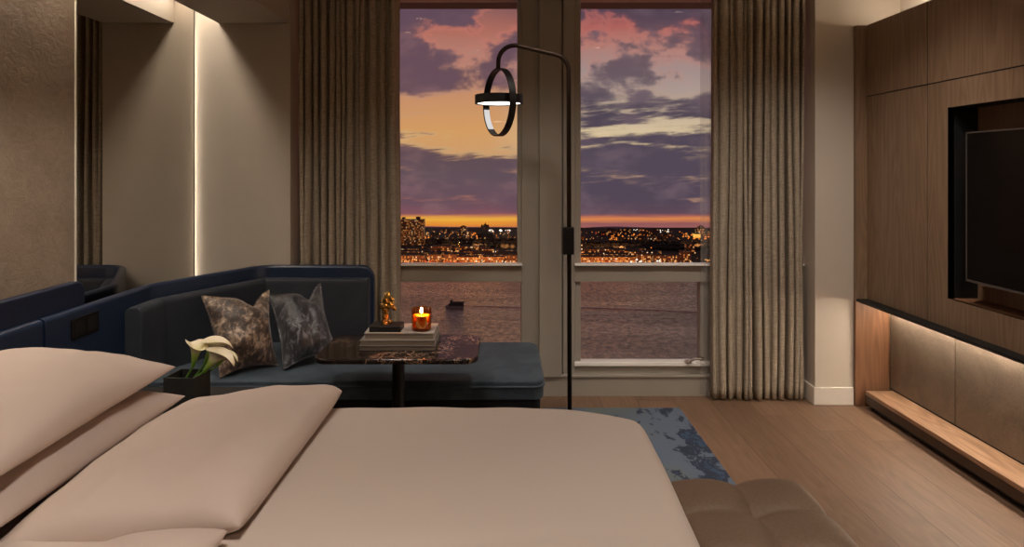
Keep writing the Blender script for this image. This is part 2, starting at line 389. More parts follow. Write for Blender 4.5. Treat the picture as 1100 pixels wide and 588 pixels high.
def tube(bm, pts, r, n=12, caps=True, closed=False):
    pts = [Vector(p) for p in pts]; N = len(pts)
    rs = r if isinstance(r, (list, tuple)) else [r] * N
    rings = []; up = None
    for i, p in enumerate(pts):
        if closed: t = (pts[(i + 1) % N] - pts[i - 1]).normalized()
        else: t = (pts[min(i + 1, N - 1)] - pts[max(i - 1, 0)]).normalized()
        if up is None:
            up = Vector((0, 0, 1)) if abs(t.z) < 0.9 else Vector((1, 0, 0))
        a = (up - t * up.dot(t)).normalized(); up = a; b = t.cross(a)
        rings.append([bm.verts.new(p + (a * math.cos(2 * PI * k / n) + b * math.sin(2 * PI * k / n)) * rs[i]) for k in range(n)])
    for i in range(N if closed else N - 1):
        q, w = rings[i], rings[(i + 1) % N]
        for k in range(n): bm.faces.new([q[k], q[(k + 1) % n], w[(k + 1) % n], w[k]])
    if caps and not closed:
        bm.faces.new(rings[0][::-1]); bm.faces.new(rings[-1])
def lathe(bm, prof, c, n=32):
    rings = []
    for r, z in prof:
        if r < 1e-6: rings.append([bm.verts.new((c[0], c[1], c[2] + z))])
        else: rings.append([bm.verts.new((c[0] + r * math.cos(2 * PI * k / n), c[1] + r * math.sin(2 * PI * k / n), c[2] + z)) for k in range(n)])
    for a, b in zip(rings, rings[1:]):
        for k in range(n):
            v = [a[k % len(a)], a[(k + 1) % len(a)], b[(k + 1) % len(b)], b[k % len(b)]]
            u = []
            for q in v:
                if q not in u: u.append(q)
            if len(u) > 2: bm.faces.new(u)
def round_poly(pts, r, n=6):
    out = []; N = len(pts)
    for i in range(N):
        rr = r[i] if isinstance(r, (list, tuple)) else r
        p, a, b = Vector(pts[i]), Vector(pts[i - 1]), Vector(pts[(i + 1) % N])
        u, w = (a - p).normalized(), (b - p).normalized()
        if rr <= 0: out.append(tuple(p)); continue
        ang = u.angle(w); d = rr / math.tan(ang / 2)
        p0, p1 = p + u * d, p + w * d; c = p + (u + w).normalized() * (rr / math.sin(ang / 2))
        for k in range(n + 1):
            t = k / n; q = p0.lerp(p1, t); q = c + (q - c).normalized() * rr
            out.append((q.x, q.y))
    return out
def round_path(pts, r, n=6):
    out = [tuple(pts[0])]
    for i in range(1, len(pts) - 1):
        p, a, b = Vector(pts[i]), Vector(pts[i - 1]), Vector(pts[i + 1])
        u, w = (a - p).normalized(), (b - p).normalized(); ang = u.angle(w); d = r / math.tan(ang / 2)
        p0, p1 = p + u * d, p + w * d; dim = len(p)
        c = p + (u + w).normalized() * (r / math.sin(ang / 2))
        for k in range(n + 1):
            q = p0.lerp(p1, k / n); q = c + (q - c).normalized() * r; out.append(tuple(q))
    out.append(tuple(pts[-1])); return out
def wall_sweep(bm, path, prof):
    """sweep a closed (offset, z) profile along a plan path"""
    P = [Vector(p) for p in path]; rings = []
    for i, p in enumerate(P):
        d0 = (P[i] - P[i - 1]).normalized() if i else (P[1] - P[0]).normalized()
        d1 = (P[i + 1] - P[i]).normalized() if i < len(P) - 1 else d0
        n0, n1 = Vector((d0.y, -d0.x)), Vector((d1.y, -d1.x)); m = (n0 + n1).normalized(); k = 1 / max(0.5, m.dot(n0))
        rings.append([bm.verts.new((p.x + m.x * k * o, p.y + m.y * k * o, z)) for o, z in prof])
    n = len(prof)
    for a, b in zip(rings, rings[1:]):
        for k in range(n): bm.faces.new([a[k], a[(k + 1) % n], b[(k + 1) % n], b[k]])
    bm.faces.new(rings[0][::-1]); bm.faces.new(rings[-1])
def pillow(bm, C, Tt, Tb, n=26, pinch=0.07, seed=0, wob=0.006, p=2.6, q=0.62, up=None, chop=0.0):
    """stuffed cushion on four corners C[0] C[1] (bottom edge) C[2] C[3] (top edge)"""
    c = [Vector(v) for v in C]
    nrm = up if up else ((c[1] - c[0]).cross(c[3] - c[0])).normalized()
    mid = sum(c, Vector()) / 4
    top, bot = {}, {}
    for i in range(n + 1):
        for j in range(n + 1):
            u, v = -1 + 2 * i / n, -1 + 2 * j / n
            u, v = math.sin(u * PI / 2) * 0.35 + u * 0.65, math.sin(v * PI / 2) * 0.35 + v * 0.65
            a, b = (u + 1) / 2, (v + 1) / 2
            P = c[0] * (1 - a) * (1 - b) + c[1] * a * (1 - b) + c[2] * a * b + c[3] * (1 - a) * b
            k = pinch * ((u * u) * (1 - v * v) + (v * v) * (1 - u * u))
            P = P + (mid - P) * k
            if chop: P = P - ((c[3] + c[2]) - (c[0] + c[1])) * 0.5 * (chop * math.exp(-((u - 0.42) / 0.30) ** 2) * max(0, b) ** 3)
            h = (max(0, 1 - abs(u) ** p) * max(0, 1 - abs(v) ** p)) ** q
            w = mnoise.noise(Vector((u * 2.1 + seed * 3.7, v * 2.1, seed * 1.3))) * wob * 2 + mnoise.noise(Vector((u * 6 + seed, v * 6, seed))) * wob * 0.6
            e = i in (0, n) or j in (0, n)
            vt = bm.verts.new(P + nrm * (Tt * h + w * min(1, h * 2)))
            top[i, j] = vt
            bot[i, j] = vt if e else bm.verts.new(P - nrm * (Tb * h))
    for i in range(n):
        for j in range(n):
            bm.faces.new([top[i, j], top[i + 1, j], top[i + 1, j + 1], top[i, j + 1]])
            try: bm.faces.new([bot[i, j], bot[i, j + 1], bot[i + 1, j + 1], bot[i + 1, j]])
            except ValueError: pass
    return top, n
def edge_loop(top, n):
    L = [top[i, 0].co.copy() for i in range(n)] + [top[n, j].co.copy() for j in range(n)] + [top[i, n].co.copy() for i in range(n, 0, -1)] + [top[0, j].co.copy() for j in range(n, 0, -1)]
    return L

# ------------------------------------------------------------------ camera
F = 720.0
cam = bpy.data.cameras.new('camera'); co = bpy.data.objects.new('camera', cam); COL.objects.link(co)
co.location = (0, 0, 1.4); co.rotation_euler = (PI / 2, 0, 0)
cam.sensor_width = 36; cam.lens = 36 * F / 1100; cam.shift_x = 9 / 1100; cam.shift_y = -113 / 1100
cam.clip_start = 0.02; cam.clip_end = 5000
scn.camera = co

# ------------------------------------------------------------------ room shell
YB = 3.97; XL = -1.9; XR = 2.35; ZC = 2.75
struct(link('floor', B((-1.95, 2.55, -2.6, 4.13, -0.06, 0)), 'floor'), 'wide oak plank floor running towards the windows', 'floor')
struct(link('ceiling', B((-1.95, 2.55, -2.6, 4.45, ZC, ZC + 0.1)), 'ceiling'), 'plain painted ceiling above the bedroom', 'ceiling')
struct(link('wall_left', B((XL - 0.1, XL, -2.6, YB, 0, ZC)), 'wall'), 'painted side wall behind headboard and mirror', 'wall')
struct(link('wall_right', B((XR, XR + 0.1, -2.6, YB, 0, ZC)), 'wall_white'), 'pale side wall behind the television panelling', 'wall')
struct(link('wall_back', B((XL - 0.1, -1.263, YB, 4.45, 0, ZC)), 'wall'), 'beige wall between the mirror and the curtain', 'wall')
struct(link('wall_pillar', B((1.845, XR + 0.1, YB, 4.45, 0, ZC)), 'wall_white'), 'pale pillar between curtain and wood panelling', 'wall')
struct(link('wall_rear', B((-2.0, 2.45, -2.7, -2.6, 0, ZC)), 'wall'), 'painted wall opposite the windows', 'wall')
struct(link('baseboard_right', B((1.832, 2.068, YB - 0.014, YB, 0, 0.105), (1.832, 1.846, YB, 4.12, 0, 0.105)), 'white_paint', bevel=0.003), 'white skirting board wrapping the pillar foot', 'skirting board')
# lowered soffit with a lit slot beside the mirror
sb = B((-1.67, -1.27, -2.6, YB, 2.26, ZC), (-1.688, -1.67, -2.6, YB, 2.26, ZC))
struct(link('trim_1', sb, 'ceiling', bevel=0.003), 'lowered ceiling soffit along the mirror wall', 'soffit')
sl = thing('led_strip', 'warm light strip hidden in the ceiling slot above the mirror', 'light strip', (-1.75, 1.0, 2.4))
link('channel', B((-1.819, -1.69, 2.83, 3.93, 2.425, 2.44), (-1.798, -1.69, -0.9, 2.81, 2.425, 2.44)), 'steel', sl)
link('diffuser', B((-1.796, -1.735, -0.9, 3.92, 2.406, 2.424)), 'led', sl)

# ------------------------------------------------------------------ windows
WY = 4.13
def WX(px): return (px - 541) * WY / F
def WZ(py): return 1.4 - (py - 181) * WY / F
def window(nm, label, x0, x1, lx0, lx1, ztop):
    w = struct(thing(nm, label, 'window', (x0, WY, 0)), label, 'window')
    ro, rb, rt = 0.07, WZ(303), WZ(285)
    link('upper_frame', B((x0, lx0 if lx0 > x0 else x0 + 0.001, WY + .01, 4.22, rt, ztop), (x1 - 0.03, x1, WY + .01, 4.22, rt, ztop), (x0, x1, WY + .004, 4.22, ztop, ztop + 0.2)) , 'frame', w, bevel=0.003)
    link('transom', B((x0, x1, WY - 0.005, 4.22, rb, rt)), 'frame', w, bevel=0.004)
    link('transom_bead', B((x0, x1, WY - 0.036, WY + 0.04, rt, rt + 0.011)), 'frame_highlight', w, bevel=0.002)
    zb = WZ(389)
    link('lower_frame', B((x0, lx0, WY + .015, 4.22, zb, rb), (lx1, x1, WY + .015, 4.22, zb, rb), (x0, x1, WY + .012, 4.22, WZ(403), zb - 0.02)), 'frame', w, bevel=0.003)
    link('sill', B((x0, x1, WY - 0.012, 4.2, zb - 0.024, zb)), 'frame_highlight', w, bevel=0.003)
    link('upper_pane', B((x0 + 0.003, x1 - 0.003, 4.178, 4.184, rt, ztop)), 'glass', w)
    link('lower_pane', B((lx0, lx1, 4.178, 4.184, zb, rb)), 'glass', w)
    return w
ZT = 2.444
w1 = window('window_1', 'tall window beside the sofa with a ferry in its lower pane', -1.25, WX(561), -1.2, WX(560.5), ZT)
w2 = window('window_2', 'tall window behind the floor lamp with a lever handle low down', WX(617), 1.84, WX(624), WX(753), ZT)
hd = bmesh.new()
tube(hd, [(WX(739), WY - 0.012, WZ(388)), (WX(739), WY - 0.05, WZ(387)), (WX(739.5), WY - 0.058, WZ(384.5)), (WX(744), WY - 0.058, WZ(382.8)), (WX(753), WY - 0.058, WZ(382.4))], 0.0085, 10)
lathe(hd, [(0, 0), (0.02, 0), (0.022, 0.006), (0.012, 0.014), (0, 0.014)], (WX(738.5), WY - 0.005, WZ(389.5)), 16)
ho = link('handle', hd, 'steel', w2, smooth=True); ho['label'] = 'satin steel lever handle'
pb = B((WX(579), WX(603), WY - 0.03, 4.3, 0.12, ZC), (WX(560), WX(579.5), WY, 4.3, 0.12, ZC), (WX(604.5), WX(618), WY, 4.3, 0.12, ZC), (WX(603), WX(605), WY + 0.02, 4.3, 0.12, ZC))
struct(link('trim_2', pb, 'frame', bevel=0.004), 'stepped beige mullion post between the two windows', 'mullion')
struct(link('baseboard_back', B((-1.26, 1.842, WY - 0.01, 4.35, -0.06, 0.115), (-1.26, 1.842, WY - 0.022, 4.35, 0.115, 0.132)), 'frame', bevel=0.004), 'painted base panel running under both windows', 'base panel')
struct(link('trim_3', B((-1.26, 1.842, WY - 0.012, 4.4, ZT + 0.002, ZC)), 'head', bevel=0.003), 'dark head trim above both windows', 'trim')

# ------------------------------------------------------------------ curtains
def curtain(name, label, x0, x1, y, folds, seed, mat='curtain', amp=0.034, ztop=2.72, zbot=0.012, cat='curtain'):
    rnd = random.Random(seed)
    t = thing(name, label, cat, ((x0 + x1) / 2, y, zbot))
    ph = [0]
    for i in range(folds): ph.append(ph[-1] + rnd.uniform(0.4, 1.8))
    tot = ph[-1]; amps = [rnd.uniform(0.35, 1.2) for _ in range(folds + 1)]
    nx, nz = folds * 18, 44
    bm = bmesh.new(); g = []
    for i in range(nx + 1):
        s = i / nx * folds; k = min(int(s), folds - 1); f = s - k
        xx = (ph[k] + (ph[k + 1] - ph[k]) * f) / tot
        a = amps[k] * (1 - f) + amps[k + 1] * f; row = []
        for j in range(nz + 1):
            v = j / nz; z = zbot + (ztop - zbot) * v
            dr = (1 - v)
            sway = mnoise.noise(Vector((s * 0.7, v * 1.6, seed))) * 0.022
            yy = amp * a * (0.75 + 0.35 * dr) * math.copysign(abs(math.cos(2 * PI * s)) ** 0.75, math.cos(2 * PI * s)) + mnoise.noise(Vector((s * 1.3, v * 1.6, seed + 5))) * 0.02 + 0.006 * math.sin(4 * PI * s + 2 * mnoise.noise(Vector((s, v, seed)))) * a
            xo = 0.35 * (x1 - x0) / folds * math.sin(4 * PI * s) * 0.3 + sway * (0.4 + dr)
            row.append(bm.verts.new((x0 + (x1 - x0) * xx + xo, y + yy, z + 0.004 * math.sin(s * 5))))
        g.append(row)
    for i in range(nx):
        for j in range(nz): bm.faces.new([g[i][j], g[i + 1][j], g[i + 1][j + 1], g[i][j + 1]])
    hem = [g[i][2].co.copy() + Vector((0, -0.004, 0)) for i in range(0, nx + 1, 2)]
    o = link('drape', bm, mat, t, smooth=True)
    if mat == 'curtain':
        so = o.modifiers.new('solid', 'SOLIDIFY'); so.thickness = 0.004
        hb = bmesh.new(); tube(hb, hem, 0.0022, 5); link('hem_seam', hb, mat, t, smooth=True)
    tb = B((x0, x1, y - 0.012, y + 0.012, ztop, ztop + 0.02)); link('track', tb, 'black_metal', t)
    return t
curtain('curtain', 'beige linen curtain hanging behind the sofa', -1.235, -0.635, 4.05, 13, 3)
curtain('curtain', 'beige linen curtain reaching the floor beside the pale pillar', 1.262, 1.815, 4.05, 13, 8)
curtain('sheer_curtain', 'thin sheer curtain edge showing in front of the window by the lamp', 1.205, 1.80, 4.108, 7, 5, 'sheer', 0.007, cat='curtain')

# ------------------------------------------------------------------ left side: plaster panel, mirror, headboard
pn = thing('wall_panel', 'trowelled plaster wall panel above the navy headboard', 'wall panel', (-1.85, 1, 0.5))
link('plaster_face', B((-1.88, -1.80, -1.2, 2.812, 0.0, 2.6)), 'stucco', pn, bevel=0.002)
eo = link('edge_trim', B((-1.882, -1.796, 2.8125, 2.8195, 0.0, 2.6)), 'edge_highlight', pn); eo['label'] = 'thin metal edge with its highlight put into the colour'
mi = thing('wall_mirror', 'tall frameless wall mirror reflecting curtain and sofa', 'mirror', (-1.83, 3.4, 0.8))
link('mirror_glass', B((-1.84, -1.82, 2.82, 3.938, 0.02, 2.72)), 'mirror', mi)
link('mirror_edge', B((-1.85, -1.819, 3.938, 3.948, 0.02, 2.72)), 'black', mi)
vl = thing('led_strip', 'upright warm light strip in the corner gap beside the mirror', 'light strip', (-1.88, 3.935, 0.0))
link('channel', B((-1.888, -1.876, 3.924, 3.946, 0.0, 2.25)), 'steel', vl)
link('diffuser', B((-1.876, -1.866, 3.930, 3.946, 0.01, 2.24)), 'led_corner', vl)
hb = thing('headboard', 'low navy leather headboard panel on the wall behind the bed', 'headboard', (-1.75, 1.2, 0))
bm = bmesh.new(); prism(bm, round_poly([(-1.2, 0.5), (2.82, 0.5), (2.82, 0.932), (-1.2, 0.932)], [0.01, 0.01, 0.05, 0.05]), 0, 0.041)
bmesh.ops.transform(bm, matrix=Matrix(((0, 0, 1, -1.7995), (1, 0, 0, 0), (0, 1, 0, 0), (0, 0, 0, 1))), verts=bm.verts)
uo = link('upper_pad', bm, 'blue_leather_dark', hb, bevel=0.012, segs=4)
RP = [(-0.02, 0.06), (-0.02, 0.818)] + [(-0.02 * math.cos(a), 0.818 + 0.018 * math.sin(a)) for a in [PI * k / 12 for k in range(1, 12)]] + [(0.02, 0.818), (0.02, 0.06)]
bm = bmesh.new(); wall_sweep(bm, [(-1.737, -1.2), (-1.737, 2.2), (-1.737, 2.500)], RP); link('lower_panel', bm, 'blue_leather', hb, bevel=0.005, segs=3)
oc = thing('power_outlet', 'black outlet plate set into the navy leather panel', 'outlet', (-1.714, 2.75, 0.717))
link('plate', B((-1.7165, -1.712, 2.657, 2.838, 0.717, 0.799)), 'black_metal', oc, bevel=0.002)
link('socket', B((-1.712, -1.711, 2.675, 2.738, 0.731, 0.785), (-1.712, -1.711, 2.757, 2.82, 0.731, 0.785)), 'black', oc)

# ------------------------------------------------------------------ sofa
so = thing('corner_sofa', 'navy corner sofa with slate velvet back by the window', 'sofa', (-0.9, 3.4, 0))
shp = round_path([(-1.737, 2.512), (-1.737, 3.27), (-1.415, 3.92), (-0.755, 3.92)], 0.16, 8)[:-1] + [(-0.83, 3.92), (-0.81, 3.92), (-0.795, 3.92), (-0.78, 3.92), (-0.768, 3.92), (-0.760, 3.92), (-0.755, 3.92)]
def round_end(bm, xe, r, zb):
    for v in bm.verts:
        d = v.co.x - (xe - r)
        if d > 0 and v.co.z > zb and v.co.y > 3.7: v.co.z -= r - math.sqrt(max(0, r * r - d * d))
link('shell', (lambda b: (wall_sweep(b, shp, RP), round_end(b, -0.7545, 0.075, 0.6), b)[2])(bmesh.new()), 'blue_leather', so, bevel=0.005, segs=3)
VP = [(-0.04, 0.36), (-0.04, 0.740), (-0.034, 0.758), (-0.018, 0.768), (0.018, 0.770), (0.034, 0.760), (0.04, 0.740), (0.04, 0.36)]
vp1 = round_path([(-1.677, 3.03), (-1.677, 3.255), (-1.388, 3.842)], 0.12, 6)
link('back_cushion', (lambda b: (wall_sweep(b, vp1, VP), b)[1])(bmesh.new()), 'velvet', so, bevel=0.008, segs=3)
link('back_cushion', (lambda b: (wall_sweep(b, [(-1.386, 3.846), (-1.378, 3.860), (-0.775, 3.860)], VP), b)[1])(bmesh.new()), 'velvet', so, bevel=0.008, segs=3)
seat_pl = round_poly([(-1.635, 3.07), (0.185, 3.07), (0.185, 3.765), (-1.38, 3.765), (-1.635, 3.25)], [0.01, 0.05, 0.07, 0.02, 0.02])
bm = bmesh.new(); prism(bm, seat_pl, 0.335, 0.425); link('seat', bm, 'seat_velvet', so, bevel=0.035, segs=5)
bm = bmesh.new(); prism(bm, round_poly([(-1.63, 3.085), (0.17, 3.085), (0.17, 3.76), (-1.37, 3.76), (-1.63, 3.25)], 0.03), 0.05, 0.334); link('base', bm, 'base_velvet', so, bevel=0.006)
pp = [(-1.575, 3.066, 0.398), (0.14, 3.066, 0.398), (0.17, 3.075, 0.398), (0.187, 3.11, 0.398), (0.187, 3.70, 0.398)]
bm = bmesh.new(); tube(bm, pp, 0.006, 8); link('piping', bm, 'seat_velvet', so, smooth=True)
for x, y in ((-1.5, 3.15), (0.1, 3.15), (0.1, 3.68), (-1.3, 3.68)):
    bm = bmesh.new(); lathe(bm, [(0, 0), (0.02, 0), (0.024, 0.055), (0, 0.055)], (x, y, 0), 14); link('leg', bm, 'black_metal', so)

def cushion(name, label, C, T, mat, seed):
    mid = sum((Vector(c) for c in C), Vector()) / 4
    t = thing(name, label, 'cushion', (mid.x, mid.y, min(c[2] for c in C)))
    bm = bmesh.new(); top, n = pillow(bm, C, T, T * 0.75, 30, 0.125, seed, 0.012, 2.0, 0.75, chop=0.16)
    L = edge_loop(top, n)
    link('cover', bm, mat, t, smooth=True, subsurf=1, origin=mid)
    pb = bmesh.new(); tube(pb, L, 0.0035, 6, closed=True); link('welt', pb, mat, t, smooth=True, origin=mid)
cushion('throw_cushion', 'mottled brown crushed velvet throw cushion on the sofa', [(-1.305, 3.085, 0.44), (-1.11, 3.29, 0.435), (-1.205, 3.44, 0.775), (-1.455, 3.23, 0.785)], 0.105, 'brown_cushion', 2)
cushion('throw_cushion', 'charcoal crushed silk throw cushion beside the brown one', [(-1.055, 3.215, 0.435), (-0.835, 3.37, 0.47), (-0.995, 3.64, 0.775), (-1.205, 3.43, 0.755)], 0.095, 'grey_cushion', 6)

# ------------------------------------------------------------------ nightstand, planter, calla lilies
ns = thing('nightstand', 'dark bedside cabinet tucked between bed and sofa', 'nightstand', (-1.38, 2.5, 0))
link('body', B((-1.655, -1.05, 2.24, 2.78, 0.1, 0.455)), 'dark_wood', ns, bevel=0.004)
link('top', B((-1.655, -1.04, 2.23, 2.79, 0.467, 0.49)), 'dark_wood', ns, bevel=0.004)
link('drawer', B((-1.048, -1.035, 2.26, 2.76, 0.13, 0.29)), 'dark_wood', ns, bevel=0.003)
link('drawer', B((-1.048, -1.035, 2.26, 2.76, 0.30, 0.455)), 'dark_wood', ns, bevel=0.003)
for a in ((-1.64, 2.26), (-1.08, 2.26), (-1.64, 2.74), (-1.08, 2.74)):
    link('leg', B((a[0], a[0] + 0.03, a[1], a[1] + 0.03, 0, 0.1)), 'black_metal', ns)
pc = Vector((-1.180, 2.50, 0.49))
pt = thing('planter', 'square charcoal planter holding white flowers by the pillow', 'planter', pc)
def rotbox(bm, c, hx, hy, z0, z1, a):
    vs = box(bm, -hx, hx, -hy, hy, z0, z1); bmesh.ops.transform(bm, matrix=Matrix.Translation(c) @ Matrix.Rotation(a, 4, 'Z'), verts=vs)
A = math.radians(-5); bm = bmesh.new()
for s in (((-.058, .058), (-.058, -.052)), ((-.058, .058), (.052, .058)), ((-.058, -.052), (-.052, .052)), ((.052, .058), (-.052, .052)), ((-.052, .052), (-.052, .052))):
    vs = box(bm, s[0][0], s[0][1], s[1][0], s[1][1], 0.0, 0.145 if s != ((-.052, .052), (-.052, .052)) else 0.008)
    bmesh.ops.transform(bm, matrix=Matrix.Translation(pc) @ Matrix.Rotation(A, 4, 'Z'), verts=vs)
link('pot', bm, 'ceramic', pt)
bm = bmesh.new(); rotbox(bm, pc, .0515, .0515, 0.009, 0.112, A); link('soil', bm, 'dark_wood', pt)
def calla(label, root, tip, head_dir, size, spin):
    root, tip = Vector(root), Vector(tip); d = Vector(head_dir).normalized()
    t = thing('calla_lily', label, 'flower', root, 'calla lilies in the charcoal planter')
    pts = [root.lerp(tip, k / 8) + Vector((0, 0, 0)) + (d * 0.015 * (k / 8) ** 2) for k in range(9)]
    bm = bmesh.new(); tube(bm, pts, [0.0042] * 9, 8); link('stem', bm, 'stem', t, smooth=True)
    base = pts[-1]
    xa = (Vector((1, 0, 0)) - d * d.x).normalized(); ya = d.cross(xa)
    q = Matrix(((xa.x, ya.x, d.x, 0), (xa.y, ya.y, d.y, 0), (xa.z, ya.z, d.z, 0), (0, 0, 0, 1))) @ Matrix.Rotation(spin, 4, 'Z')
    bm = bmesh.new(); nu, nv = 28, 14; g = []
    for j in range(nv + 1):
        v = j / nv; row = []
        for i in range(nu + 1):
            a = -PI * 1.08 + 2.16 * PI * i / nu
            r = size * (0.07 + 0.15 * v + 0.22 * v ** 4) * (1 + 0.10 * (abs(a) / PI) * v)
            lift = math.cos(a) * 0.5 + 0.5
            h = size * (v * 1.0 + (lift ** 2) * 0.30 * v ** 2 - 0.26 * v ** 6 * (0.6 + 0.4 * math.cos(2 * a)) - 0.22 * v ** 6 * max(0, math.cos(a)) ** 6)
            tipx = 0.34 * size * v ** 5 * max(0, math.cos(a)) ** 3
            row.append(bm.verts.new((math.cos(a) * r + tipx, math.sin(a) * r, h)))
        g.append(row)
    for j in range(nv):
        for i in range(nu): bm.faces.new([g[j][i], g[j][i + 1], g[j + 1][i + 1], g[j + 1][i]])
    zoff = Matrix.Translation(base) @ q
    bmesh.ops.translate(bm, vec=(0, 0, -0.075), verts=bm.verts)
    o = link('spathe', bm, 'petal', t, smooth=True, subsurf=1)
    s = o.modifiers.new('solid', 'SOLIDIFY'); s.thickness = 0.0012
    M4 = Matrix.Translation(base + d * 0.07 - root) @ q; o.matrix_local = M4
    bm = bmesh.new(); tube(bm, [(0, 0, -0.06), (0.002, 0, -0.03), (0.004, 0, size * 0.72 - 0.075)], [0.004, 0.005, 0.003], 8)
    o2 = link('spadix', bm, 'spadix', t, smooth=True); o2.matrix_local = M4
calla('white calla lily opening widest over the sofa side of the planter', (-1.180, 2.49, 0.60), (-1.112, 2.47, 0.640), (0.60, 0.10, 0.78), 0.096, 0.15)
calla('upright white calla lily at the back of the bunch', (-1.175, 2.53, 0.60), (-1.130, 2.53, 0.655), (0.36, 0.12, 0.9), 0.094, 0.5)
calla('narrow white calla lily nearest the bed pillows in the bunch', (-1.195, 2.50, 0.60), (-1.160, 2.50, 0.650), (0.12, 0.10, 0.98), 0.090, 2.4)
calla('smaller half hidden calla lily low in the bunch', (-1.165, 2.54, 0.60), (-1.105, 2.56, 0.632), (0.55, 0.25, 0.8), 0.07, 0.2)

# ------------------------------------------------------------------ cocktail table with books, sculpture, candle
tz = 0.62
tb = thing('cocktail_table', 'dark marble pedestal table in front of the sofa', 'table', (-0.46, 2.93, 0))
bm = bmesh.new(); prism(bm, round_poly([(-0.785, 2.735), (-0.105, 2.735), (-0.105, 3.15), (-0.785, 3.15)], 0.06, 8), tz - 0.022, tz); link('table_top', bm, 'marble', tb, bevel=0.007, segs=3)
bm = bmesh.new(); lathe(bm, [(0, 0.012), (0.027, 0.012), (0.027, tz - 0.022), (0, tz - 0.022)], (-0.46, 2.93, 0), 28); link('column', bm, 'black_metal', tb, smooth=False)
bm = bmesh.new(); prism(bm, round_poly([(-0.68, 2.76), (-0.24, 2.76), (-0.24, 3.045), (-0.68, 3.045)], 0.03), 0, 0.014); link('base_plate', bm, 'black_metal', tb, bevel=0.003)
def book(label, x0, x1, y0, y1, z0, z1, mat):
    t = thing('book', label, 'book', ((x0 + x1) / 2, (y0 + y1) / 2, z0), 'large books stacked on the marble table')
    c = 0.0028
    link('cover', B((x0, x1, y0, y1, z0, z0 + c), (x0, x1, y0, y1, z1 - c, z1), (x0, x1, y1 - c, y1, z0 + c, z1 - c)), mat, t)
    link('pages', B((x0 + 0.004, x1 - 0.004, y0 + 0.004, y1 - c - 0.0003, z0 + c, z1 - c)), 'pages', t)
book('bottom book of the stack on the marble table', -0.620, -0.290, 2.862, 3.065, tz, tz + 0.019, 'book_dark')
book('dark edged book in the middle of the stack', -0.616, -0.292, 2.866, 3.062, tz + 0.019, tz + 0.043, 'book_grey')
book('pale topmost book under the candle and sculpture', -0.598, -0.298, 2.872, 3.058, tz + 0.043, tz + 0.073, 'book_white')
bz = tz + 0.073
sc = thing('sculpture', 'small rugged gold sculpture on a black block', 'sculpture', (-0.512, 2.935, bz))
link('plinth_block', B((-0.580, -0.444, 2.888, 2.992, bz, bz + 0.024)), 'black', sc, bevel=0.0015)
bm = bmesh.new(); rnd = random.Random(4)
lumps = [(-0.520, 0.0, 0.012, 0.016, 0.018), (-0.521, 0.002, 0.036, 0.013, 0.022), (-0.519, 0, 0.062, 0.014, 0.020), (-0.522, 0, 0.086, 0.015, 0.020), (-0.515, 0, 0.106, 0.016, 0.018), (-0.511, 0, 0.126, 0.013, 0.018), (-0.532, 0.003, 0.098, 0.009, 0.014), (-0.495, 0, 0.092, 0.011, 0.014), (-0.490, 0, 0.108, 0.010, 0.016), (-0.486, 0.002, 0.078, 0.009, 0.012), (-0.505, 0, 0.080, 0.010, 0.010), (-0.478, 0, 0.069, 0.007, 0.007), (-0.500, 0.004, 0.014, 0.012, 0.010), (-0.538, 0, 0.078, 0.006, 0.014)]
for x, y, z, r, h in lumps:
    rr = bmesh.ops.create_icosphere(bm, subdivisions=3, radius=1)
    for v in rr['verts']:
        n = v.co.copy(); k = 1 + 0.35 * mnoise.noise(n * 2.3 + Vector((x * 90, z * 70, 1))) + 0.2 * mnoise.noise(n * 5 + Vector((z * 50, 3, x * 40)))
        v.co = Vector((x + n.x * r * k, 2.94 + y + n.y * r * k, bz + 0.020 + z + n.z * h * k))
link('figure', bm, 'gold', sc, smooth=False)
cd = thing('candle', 'lit candle in an amber glass tumbler on the books', 'candle', (-0.359, 2.932, bz))
cc = (-0.359, 2.932, bz)
bm = bmesh.new(); lathe(bm, [(0, 0), (0.040, 0), (0.042, 0.004), (0.044, 0.095), (0.0415, 0.095), (0.039, 0.008), (0, 0.008)], cc, 40); link('tumbler', bm, 'amber', cd, smooth=True)
bm = bmesh.new(); lathe(bm, [(0, 0.010), (0.0365, 0.010), (0.0385, 0.066), (0.02, 0.064), (0, 0.063)], cc, 32); link('wax', bm, 'wax', cd, smooth=True)
bm = bmesh.new(); tube(bm, [(cc[0], cc[1], bz + 0.062), (cc[0] + 0.001, cc[1], bz + 0.074)], 0.0012, 6); link('wick', bm, 'wick', cd)
bm = bmesh.new(); lathe(bm, [(0, 0), (0.005, 0.004), (0.0072, 0.010), (0.005, 0.019), (0.002, 0.027), (0, 0.030)], (cc[0], cc[1], bz + 0.070), 16); link('flame', bm, 'flame', cd, smooth=True)
bm = bmesh.new(); outl = [(-0.5, 0.018), (-0.62, 0.03), (-0.5, 0.042), (-0.56, 0.055), (-0.5, 0.06), (0.5, 0.06), (0.56, 0.055), (0.5, 0.042), (0.62, 0.03), (0.5, 0.018), (0.2, 0.010), (-0.2, 0.010)]
pv = []
for a, z in outl:
    th = -PI / 2 + 0.12 + a * 1.0; pv.append(bm.verts.new((cc[0] + 0.0442 * math.cos(th), cc[1] + 0.0442 * math.sin(th), bz + z + 0.006)))
bm.faces.new(pv)
rr = bmesh.ops.extrude_face_region(bm, geom=list(bm.faces)); bmesh.ops.translate(bm, vec=(0, -0.0006, 0), verts=[v for v in rr['geom'] if isinstance(v, bmesh.types.BMVert)])
link('glass_label', bm, 'label_gold', cd)

